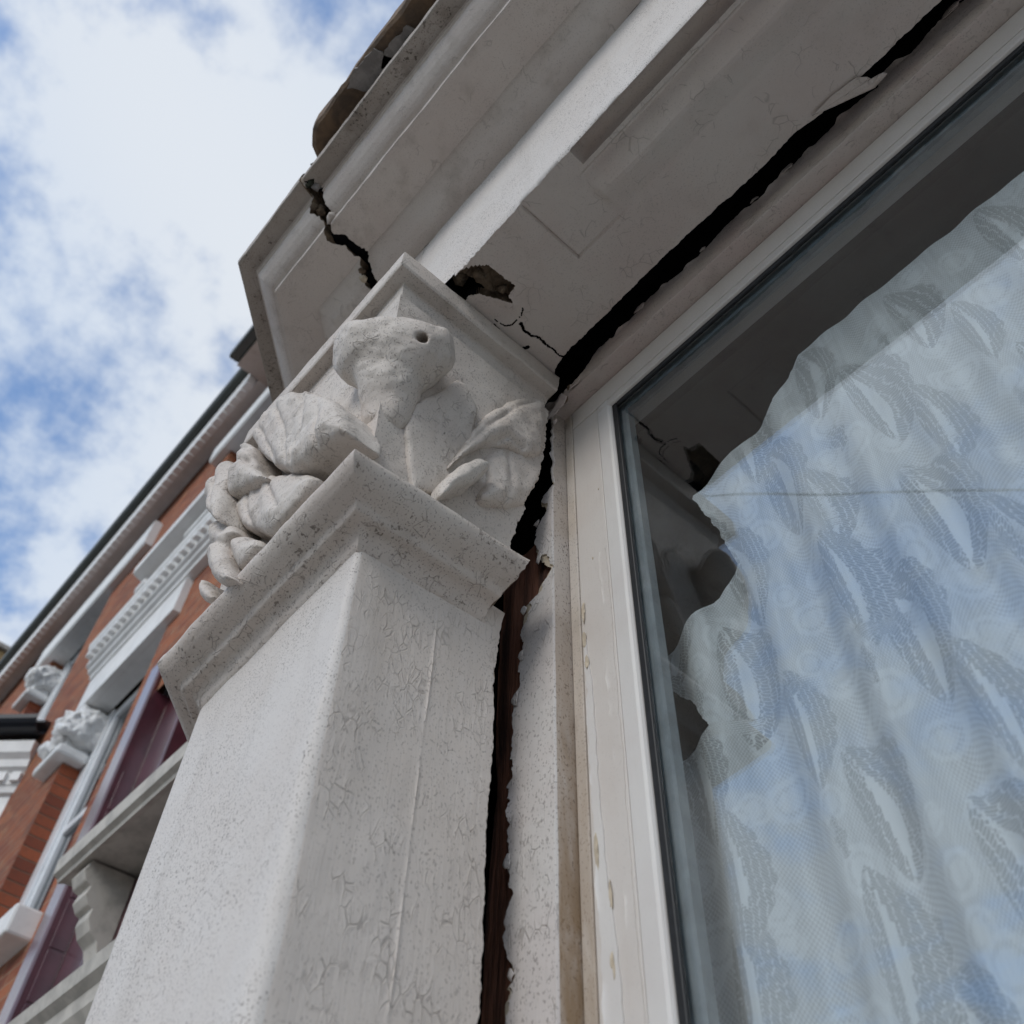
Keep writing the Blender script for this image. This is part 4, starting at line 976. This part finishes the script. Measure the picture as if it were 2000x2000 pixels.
# ------------------------------------------------------------------ lace curtain
def lace():
    nx, nzz = 520, 640
    U = np.linspace(0, 1, nx); Z = np.linspace(-.62, 1.133, nzz)
    # upper left cut away in the shape of the pier's dark reflection in the glass
    EZ = np.array([(-.7, -.552), (.632, -.552), (.6405, -.500), (.650, -.445), (.700, -.470), (.745, -.505), (.790, -.515), (.808, -.462), (.826, -.425), (.849, -.410), (.869, -.385), (.929, -.397), (1.000, -.412), (1.029, -.421), (1.043, -.362), (1.052, -.302), (1.0987, -.241), (1.133, -.215)])
    le = np.interp(Z, EZ[:, 0], EZ[:, 1]) + (n1(Z, 40, 601)*.004+n1(Z, 160, 602, 2)*.002)*(Z > .60)
    le = np.maximum(le, -.554)
    Xg = le[None]+(.62-le[None])*U[:, None]; Zg = np.tile(Z[None], (nx, 1))
    hang = np.clip((1.133-Zg)/.35, 0, 1)
    ph = Xg*2*math.pi/.085 + 1.3*np.sin(Xg*9+1)+.35*np.sin(Zg*3+Xg*4)
    Y = .656 + .013*np.sin(ph)*(.08+.92*hang) + .012*np.sin(Xg*17+Zg*1.6+.6)*hang + .0008*np.sin(Xg*120)*(1-hang)
    fs = Xg*1.35 + .008*np.sin(ph+.8); ft = Zg + .01*np.sin(Xg*12)
    net = np.zeros_like(Xg); nu = np.zeros_like(Xg); nvv = np.zeros_like(Xg); dense = np.zeros_like(Xg)+.30
    rng = np.random.default_rng(3)
    pu, pv = .170, .225
    for r in range(-6, 9):
        for c in range(-6, 7):
            u0 = (c+.5*(r % 2))*pu + .010*rng.standard_normal() + .03*(r % 3); v0 = r*pv*.5 + .010*rng.standard_normal() + .15
            a = rad(-5 + 5*rng.standard_normal())
            sc = .88+.07*rng.standard_normal()
            m = (np.abs(fs-u0) < .19) & (np.abs(ft-v0) < .19)
            if not m.any(): continue
            du = fs[m]-u0; dv = ft[m]-v0
            s = (du*math.sin(a)+dv*math.cos(a))/sc; w = (du*math.cos(a)-dv*math.sin(a))/sc
            t = np.clip((.094-s)/.188, 0, 1)                      # 0 at the tip (top), 1 at the base
            env = np.sin(math.pi*t**.95)**.72
            w2 = w-.016*np.sin(math.pi*t)                        # the leaf bows to the right
            lw = -.040*env; rw = .056*env*(.88+.12*np.abs(np.sin(t*20)))
            inside = (np.abs(s) < .094) & (w2 > lw) & (w2 < rw)
            vein = (np.abs(w2+.003) < .0090*np.sin(math.pi*np.clip((t-.15)/.80, 0, 1))) & (t > .15) & (t < .95)
            rib = np.abs(w2+.003) < .0022
            isn = inside & ~vein & ~rib
            edge = np.clip(np.minimum(rw-w2, w2-lw)/.004, 0, 1)
            net[m] = np.where(isn, np.maximum(net[m], edge), net[m])
            arch = s + .75*np.abs(w2+.003)
            nu[m] = np.where(inside, np.abs(w2)/.0115+7*r+31, nu[m])
            nvv[m] = np.where(inside, arch/.0046+11*c, nvv[m])
            dense[m] = np.where(vein, 1.0, dense[m])
            for (ox, oz, rr) in ((-.058, -.052, .030), (-.062, .035, .024), (.062, .080, .022), (.060, -.085, .018)):
                e = np.hypot((w-ox)/1.2, s-oz)/rr
                ring = (e < 1) & ~inside
                dense[m] = np.where(ring, np.where((e > .52) & (e < .70), .35, .85), dense[m])
            if (r+2*c) % 3 == 0:
                pn = (np.hypot((w+.070)/.010, (s+.006)/.022) + .25*np.sin(s*260) < 1) & ~inside
                net[m] = np.where(pn, 1.0, net[m]); nu[m] = np.where(pn, w/.0060, nu[m]); nvv[m] = np.where(pn, s/.0052, nvv[m])
    V = np.stack([Xg, Y, Zg], -1)
    o = build('lace_curtain', V.reshape(-1, 3), grid_faces(nx, nzz), MAT['lace'], None, smooth=True)
    for nm, arr in (('net', net), ('nu', nu), ('nv', nvv), ('dense', dense), ('fs', fs), ('ft', ft)):
        at = o.data.attributes.new(nm, 'FLOAT', 'POINT'); at.data.foreach_set('value', arr.reshape(-1).astype(np.float32))
    return o
curtain = lace()
tag(curtain, 'white lace net curtain with leaf pattern and an edge cut to the reflected pier, behind the casement glass', 'curtain')
# ------------------------------------------------------------------ the brick terrace further along the street
YW = 1.15
house = empty('brick_house', (-6.0, 1.3, GZ), 'red brick terraced house with white stone window heads and dentilled eaves', 'house')
OPEN = {'A': (-5.87, -4.78, 2.42, 4.40), 'B': (-8.62, -7.32, 5.00, 6.78), 'C': (-5.25, -4.20, 5.60, 6.95), 'M': (-4.40, -2.60, GZ, 3.60)}
def wall(name, x0, x1, z0, z1, y, openings, mat, parent):
    X = sorted({x0, x1, *[v for o in openings for v in o[:2]]}); Z = sorted({z0, z1, *[v for o in openings for v in o[2:]]})
    X = [v for v in X if x0 <= v <= x1]; Z = [v for v in Z if z0 <= v <= z1]
    v, f = [], []
    for a, b in zip(X[:-1], X[1:]):
        for c, d in zip(Z[:-1], Z[1:]):
            if any(o[0] <= a and b <= o[1] and o[2] <= c and d <= o[3] for o in openings): continue
            n = len(v); v += [(a, y, c), (b, y, c), (b, y, d), (a, y, d)]; f.append((n, n+1, n+2, n+3))
    return build(name, v, f, mat, parent)
hw = wall('wall', -13.2, -1.5, GZ, 7.72, YW, list(OPEN.values()), MAT['brick_wall'], house)
box('upper_wall', -1.499, 4.0, YW, YW+.3, 1.9, 7.55, MAT['brick_wall'], house)
box('wall_core', -13.2, -1.5, YW+.36, YW+.40, GZ, 7.5, MAT['mortar'], house)
# reveals
def reveal(op, mat, d=.14, sides='LRTB'):
    x0, x1, z0, z1 = op; v, f = [], []
    def q(*p): n = len(v); v.extend(p); f.append((n, n+1, n+2, n+3))
    a, b = YW+.0005, YW+d
    if 'L' in sides: q((x0, a, z0), (x0, b, z0), (x0, b, z1), (x0, a, z1))
    if 'R' in sides: q((x1, b, z0), (x1, a, z0), (x1, a, z1), (x1, b, z1))
    if 'T' in sides: q((x0, a, z1), (x0, b, z1), (x1, b, z1), (x1, a, z1))
    if 'B' in sides: q((x0, b, z0), (x0, a, z0), (x1, a, z0), (x1, b, z0))
    return build('reveal', v, f, mat, house)
REV = brick_mat('red brick reveal', axes='yz')
reveal(OPEN['A'], MAT['mortar'], sides='L'); reveal(OPEN['A'], REV, sides='R')
for k in 'BC': reveal(OPEN[k], REV, sides='LRB')
# bricks of the window jamb that can be picked out
v, f = box_vf(-.052, .0035, .001, .139, -.033, .033)
bm_ = bpy.data.meshes.new('brick'); bm_.from_pydata(v, [], f); bm_.materials.append(MAT['brick']); bm_.update()
rng = np.random.default_rng(8)
for i in range(21):
    o = bpy.data.objects.new('brick', bm_); o.location = (OPEN['A'][0]+.0005*rng.random()+rng.uniform(0, .002), YW, 2.46+i*.0755)
    COL.objects.link(o); attach(o, house)
v, f = box_vf(-.052, .0035, .001, .139, -.033, .033)
for i in range(19):
    o = bpy.data.objects.new('brick', bm_); o.location = (OPEN['B'][0]+.002*rng.random(), YW, 5.3+i*.0755)
    COL.objects.link(o); attach(o, house)
def sash(op, parent):
    x0, x1, z0, z1 = op; y = YW+.128
    w = bpy.data.objects.new('window', None); w.location = ((x0+x1)/2, y, z0); COL.objects.link(w); attach(w, parent)
    box('stile', x0+.001, x0+.13, y, y+.10, z0, z1, MAT['white2'], w, .006)
    box('stile', x1-.13, x1-.001, y, y+.10, z0, z1, MAT['white2'], w, .006)
    box('rail', x0+.131, x1-.131, y+.02, y+.10, z1-.09, z1-.001, MAT['white2'], w, .006)
    box('rail', x0+.131, x1-.131, y+.02, y+.10, (z0+z1)/2-.03, (z0+z1)/2+.03, MAT['white2'], w, .006)
    box('rail', x0+.131, x1-.131, y+.02, y+.10, z0, z0+.1, MAT['white2'], w, .006)
    box('inner_stile', x0+.131, x0+.185, y+.018, y+.10, z0+.1, z1-.09, MAT['white2'], w, .006)
    box('pane', x0+.186, x1-.132, y+.045, y+.055, z0+.1, z1-.09, MAT['far_glass'], w)
    return w
for k in 'ABC': sash(OPEN[k], house)
# first-floor window dressings
sl_ = box('sill', -5.98, -4.72, 1.02, YW+.128, 2.27, 2.42, MAT['white'], house, .015)
prism_x('window_head', [(1.10, 4.402), (1.275, 4.402), (1.275, 4.72), (1.13, 4.72), (1.10, 4.70)], -6.00, -4.62, MAT['white'], house)
hood = prism_x('hood_moulding', [(1.149, 4.7205), (1.09, 4.73), (1.085, 4.76), (1.06, 4.775), (1.055, 4.80), (1.03, 4.815), (1.03, 4.93), (1.00, 4.945), (.985, 4.975), (.98, 5.01), (1.149, 5.03)][::-1], -6.02, -4.10, MAT['white'], house)
v, f = box_vf(0, .05, 0, .045, 0, .055)
dm = bpy.data.meshes.new('dentil'); dm.from_pydata(v, [], f); dm.materials.append(MAT['white']); dm.update()
for i in range(22):
    o = bpy.data.objects.new('dentil', dm); o.location = (-5.98+i*.085, .986, 4.86); COL.objects.link(o); attach(o, house)
prism_x('hood_slab', [(1.149, 5.10), (.95, 5.13), (.90, 5.15), (.895, 5.21), (1.149, 5.26)][::-1], -5.30, -4.05, MAT['white'], house)
box('hood_bracket', -5.36, -5.20, .97, 1.149, 5.031, 5.099, MAT['white'], house, .02)
box('hood_bracket', -4.66, -4.12, .97, 1.149, 5.031, 5.099, MAT['white'], house, .02)
# carved white capital at the left jamb of that window
def small_capital(x, z, s=1.0, seed=1):
    adds = []
    rng = np.random.default_rng(seed)
    for i in range(9):
        cx_ = x+rng.uniform(-.26, .06)*s; cz_ = z+rng.uniform(.05, .36)*s; cy_ = 1.10-.05*rng.random()
        adds.append([(cx_, cy_, cz_, .05*s), (cx_+rng.uniform(-.06, .06), cy_+.02, cz_+rng.uniform(-.08, .08), .035*s)])
    for i in range(5):
        adds.append([(x+.02, 1.12+.13*rng.random(), z+rng.uniform(.05, .34)*s, .045*s), (x+.03, 1.15+.12*rng.random(), z+rng.uniform(.05, .34)*s, .04*s)])
    c = carve('jamb_capital', adds, [], MAT['white'], house, deep=(1, .10), h=.012, amp=.010, k=.04, seed=seed)
    box('capital_neck', x-.33*s, x+.06*s, 1.06, 1.275, z-.06, z+.015, MAT['white'], house, .02)
    box('capital_block', x-.30*s, x+.015, 1.10, 1.275, z+.0155, z+.40*s, MAT['white'], house, .02)
small_capital(-5.84, 4.00, 1.0, 3)
small_capital(-8.58, 6.30, .9, 4)
# top-floor window heads
prism_x('window_head', [(1.085, 6.782), (1.275, 6.782), (1.275, 7.10), (1.085, 7.12), (1.07, 7.10), (1.07, 6.80)], -8.95, -6.55, MAT['white'], house)
prism_x('window_head', [(1.085, 6.952), (1.275, 6.952), (1.275, 7.16), (1.085, 7.18), (1.07, 7.16), (1.07, 6.97)], -5.50, -3.60, MAT['white'], house)
box('sill', -8.75, -7.2, 1.04, YW+.128, 4.88, 5.0, MAT['white'], house, .015)
# eaves: band, dentils, soffit, gutter
box('eaves_band', -13.2, -4.90, 1.03, YW-.001, 7.60, 7.70, MAT['white'], house)
v, f = box_vf(0, .086, 0, .07, 0, .23)
dm2 = bpy.data.meshes.new('eaves_dentil'); dm2.from_pydata(v, [], f); dm2.materials.append(MAT['white']); dm2.update()
for i in range(80):
    o = bpy.data.objects.new('dentil', dm2); o.location = (-4.995-.104*i, .945, 7.470); COL.objects.link(o); attach(o, house)
box('eaves_soffit', -13.2, -4.90, .950, 1.20, 7.701, 7.72, MAT['white'], house)
def gutter(name, p0, p1, r, mat, parent, n=10, thick=.006):
    p0, p1 = np.array(p0, float), np.array(p1, float); d = (p1-p0)/np.linalg.norm(p1-p0); side = np.array([d[1], -d[0], 0])
    prof = [(math.cos(a)*r, math.sin(a)*r) for a in np.linspace(0, -math.pi, n)]+[(math.cos(a)*(r-thick), math.sin(a)*(r-thick)) for a in np.linspace(-math.pi, 0, n)]
    m_ = len(prof); v = []
    for p in (p0, p1):
        v += [tuple(p+side*a+np.array([0, 0, b])) for a, b in prof]
    f = [(i, m_+i, m_+(i+1) % m_, (i+1) % m_) for i in range(m_)]+[tuple(range(m_)), tuple(range(m_, 2*m_))[::-1]]
    return build(name, v, f, mat, parent)
gutter('gutter', (-13.2, .925, 7.84), (-4.90, .925, 7.84), .058, MAT['gutter'], house)
box('fascia', -13.2, -4.90, .978, 1.00, 7.721, 7.86, MAT['gutter'], house)
prism_x('roof', [(.98, 7.865), (6.0, 11.5), (6.0, 11.4), (.98, 7.80)], -13.2, -1.0, MAT['slate'], house)
box('eaves_return', -4.895, 3.0, .80, 1.149, 7.58, 7.66, MAT['cornice'], house)
box('gutter', -4.895, 3.0, .70, .80, 7.60, 7.72, MAT['gutter'], house, .02)
# maroon doorway: glossy pier, recess, cream hood on a console, cornice below
box('door_pier', -4.56, -4.401, 1.115, YW-.001, GZ, 3.85, MAT['maroon'], house, .012)
v = [(-4.40, YW-.02, GZ), (-4.40, YW+.085, GZ), (-4.40, YW+.085, 3.6), (-4.40, YW-.02, 3.6)]
build('door_reveal', v, [(0, 1, 2, 3)], MAT['maroon'], house)
box('door_recess', -4.12, -2.6, YW+.26, YW+.34, GZ, 3.598, MAT['maroon'], house)
box('door_pilaster', -4.3995, -4.13, YW+.083, YW+.30, GZ, 3.598, MAT['maroon'], house, .01)
for k in range(9):
    box('quoin', -4.4005, -4.396, YW+.005, YW+.075, .95+k*.235, .95+k*.235+.222, MAT['maroon'], house, .0015)
dh = prism_x('door_hood', [(1.29, 1.985), (.90, 1.955), (.875, 1.945), (.870, 1.96), (.850, 1.97), (.845, 2.03), (.86, 2.05), (1.29, 2.10)][::-1], -3.58, -1.6, MAT['cream'], house)
tag(dh, 'cream stone hood over the maroon doorway')
cons = [(.905, 1.953), (.885, 1.905), (.905, 1.870), (.930, 1.860), (.922, 1.825), (.945, 1.795), (.965, 1.788), (.962, 1.755), (.985, 1.715), (1.02, 1.690), (1.045, 1.63), (1.065, 1.56), (1.075, 1.56), (1.075, 1.953)]
o = prism_x('console_bracket', cons[::-1], -3.45, -3.35, MAT['cream'], house); add_bevel(o, .006)
box('door_pier', -3.56, -1.6, 1.0755, 1.40, GZ, 1.953, MAT['maroon'], house, .01)
box('console_foot', -3.465, -3.335, 1.01, 1.075, 1.525, 1.5595, MAT['cream'], house, .008)
mo = prism_x('door_cornice', [(1.29, 1.17), (1.02, 1.17), (1.01, 1.19), (.985, 1.20), (.98, 1.25), (.955, 1.27), (.93, 1.30), (.925, 1.345), (.895, 1.365), (.885, 1.41), (.90, 1.43), (1.29, 1.46)][::-1], -4.60, -1.6, MAT['cream'], house)
box('door_frieze', -4.3, -1.6, 1.06, 1.29, .55, 1.1695, MAT['cream'], house)

# ------------------------------------------------------------------ white canted bay of the house beyond
wb = empty('white_bay', (-7.6, 0.8, GZ), 'white rendered canted bay with black gutter beyond the brick house', 'bay')
P0, P1 = np.array([-7.0, YW+.05]), np.array([-8.0, YW-.95]); dd = (P1-P0)/np.linalg.norm(P1-P0); nn = np.array([-dd[1], dd[0]])
if nn[0] < 0: nn = -nn
def canted(name, prof, mat, parent, a=0.0, b=1.0):
    q0, q1 = P0+(P1-P0)*a, P0+(P1-P0)*b; n = len(prof)
    v = [(*(q+nn*e), z) for q in (q0, q1) for e, z in prof]
    f = [(i, (i+1) % n, n+(i+1) % n, n+i) for i in range(n)]+[tuple(range(n))[::-1], tuple(range(n, 2*n))]
    return build(name, v, f, mat, parent)
canted('wall', [(-.3, GZ), (0, GZ), (0, 4.75), (-.3, 4.75)], MAT['white'], wb)
canted('cornice', [(.0, 4.30), (.03, 4.31), (.04, 4.36), (.05, 4.37), (.05, 4.47), (.09, 4.50), (.10, 4.56), (.14, 4.60), (.15, 4.70), (0, 4.74)], MAT['white'], wb)
g0 = P0+nn*.17; g1 = P1+nn*.17
gutter('gutter', (*g0, 4.86), (*g1, 4.86), .10, MAT['black_gutter'], wb)
box('gutter_bracket', g0[0]-.35, g0[0]-.31, g0[1]-.45, g0[1]-.2, 4.74, 4.86, MAT['black_gutter'], wb)
v, f = box_vf(-.035, .035, -.02, .02, 0, .075)
dm3 = bpy.data.meshes.new('bay_dentil'); dm3.from_pydata(v, [], f); dm3.materials.append(MAT['white']); dm3.update()
for i in range(12):
    q = P0+dd*(.06+.115*i)+nn*.062
    o = bpy.data.objects.new('dentil', dm3); o.location = (q[0], q[1], 4.385); o.rotation_euler = (0, 0, math.atan2(dd[1], dd[0])); COL.objects.link(o); attach(o, wb)
canted('roof', [(-1.0, 5.5), (.15, 4.90), (.15, 4.88), (-1.0, 4.88)], MAT['slate'], wb)
yb = empty('yellow_building', (-24, .5, GZ), 'yellow brick building at the far end of the terrace', 'building')
box('wall', -26, -22, -1.6, 2.1, GZ, 16.35, MAT['yellow'], yb)
box('parapet', -26.1, -21.9, -1.7, 2.2, 16.351, 16.8, MAT['yellow'], yb, .05)
box('parapet_coping', -26.2, -21.8, -1.8, 2.3, 16.801, 16.95, MAT['slab'], yb, .03)

# ------------------------------------------------------------------ telephone line over the street (shows in the glass)
CA, CB = np.array([-5.17, -2.10, 8.16]), np.array([5.34, -11.5, 6.95])
def cable():
    v = []; n, m_ = 40, 6
    for t in np.linspace(0, 1, n):
        q = CA+(CB-CA)*t; q[2] -= .12*4*t*(1-t)
        for k in range(m_):
            an = 2*math.pi*k/m_; v.append((q[0], q[1]+.011*math.cos(an), q[2]+.011*math.sin(an)))
    f = [(i*m_+k, (i+1)*m_+k, (i+1)*m_+(k+1) % m_, i*m_+(k+1) % m_) for i in range(n-1) for k in range(m_)]
    return build('telephone_cable', v, f, MAT['cable'])
tag(cable(), 'thin dark telephone cable over the street, mirrored in the glass', 'cable')
def pole(c, top, label):
    t_ = empty('telegraph_pole', (c[0], c[1], GZ-.1), label, 'pole', 'telegraph poles carrying the cable')
    n = 12; v = [(c[0]+r_*math.cos(2*math.pi*k/n), c[1]+r_*math.sin(2*math.pi*k/n), z) for z, r_ in ((GZ-.14, .15), (top+.5, .10)) for k in range(n)]
    build('shaft', v, [(k, (k+1) % n, n+(k+1) % n, n+k) for k in range(n)]+[tuple(range(n, 2*n))], MAT['coping'], t_)
    box('crossarm', c[0]-.6, c[0]+.6, c[1]-.16, c[1]-.10, top+.05, top+.15, MAT['coping'], t_, .01)
pole((CA[0]-.1, CA[1]+.08), CA[2], 'wooden telegraph pole on the near pavement by the brick house')
pole((CB[0]+.1, CB[1]-.08), CB[2], 'wooden telegraph pole on the far side of the street')

# ------------------------------------------------------------------ ground
def sheet(name, x0, x1, y0, y1, z, mat):
    return tag(build(name, [(x0, y0, z), (x1, y0, z), (x1, y1, z), (x0, y1, z)], [(0, 1, 2, 3)], mat), kind='structure')
sheet('ground', -600, 600, -600, 600, GZ-.14, MAT['asphalt'])
o = box('pavement', -80, 80, -2.2, 8, GZ-.135, GZ-.001, MAT['paving']); tag(o, kind='structure')
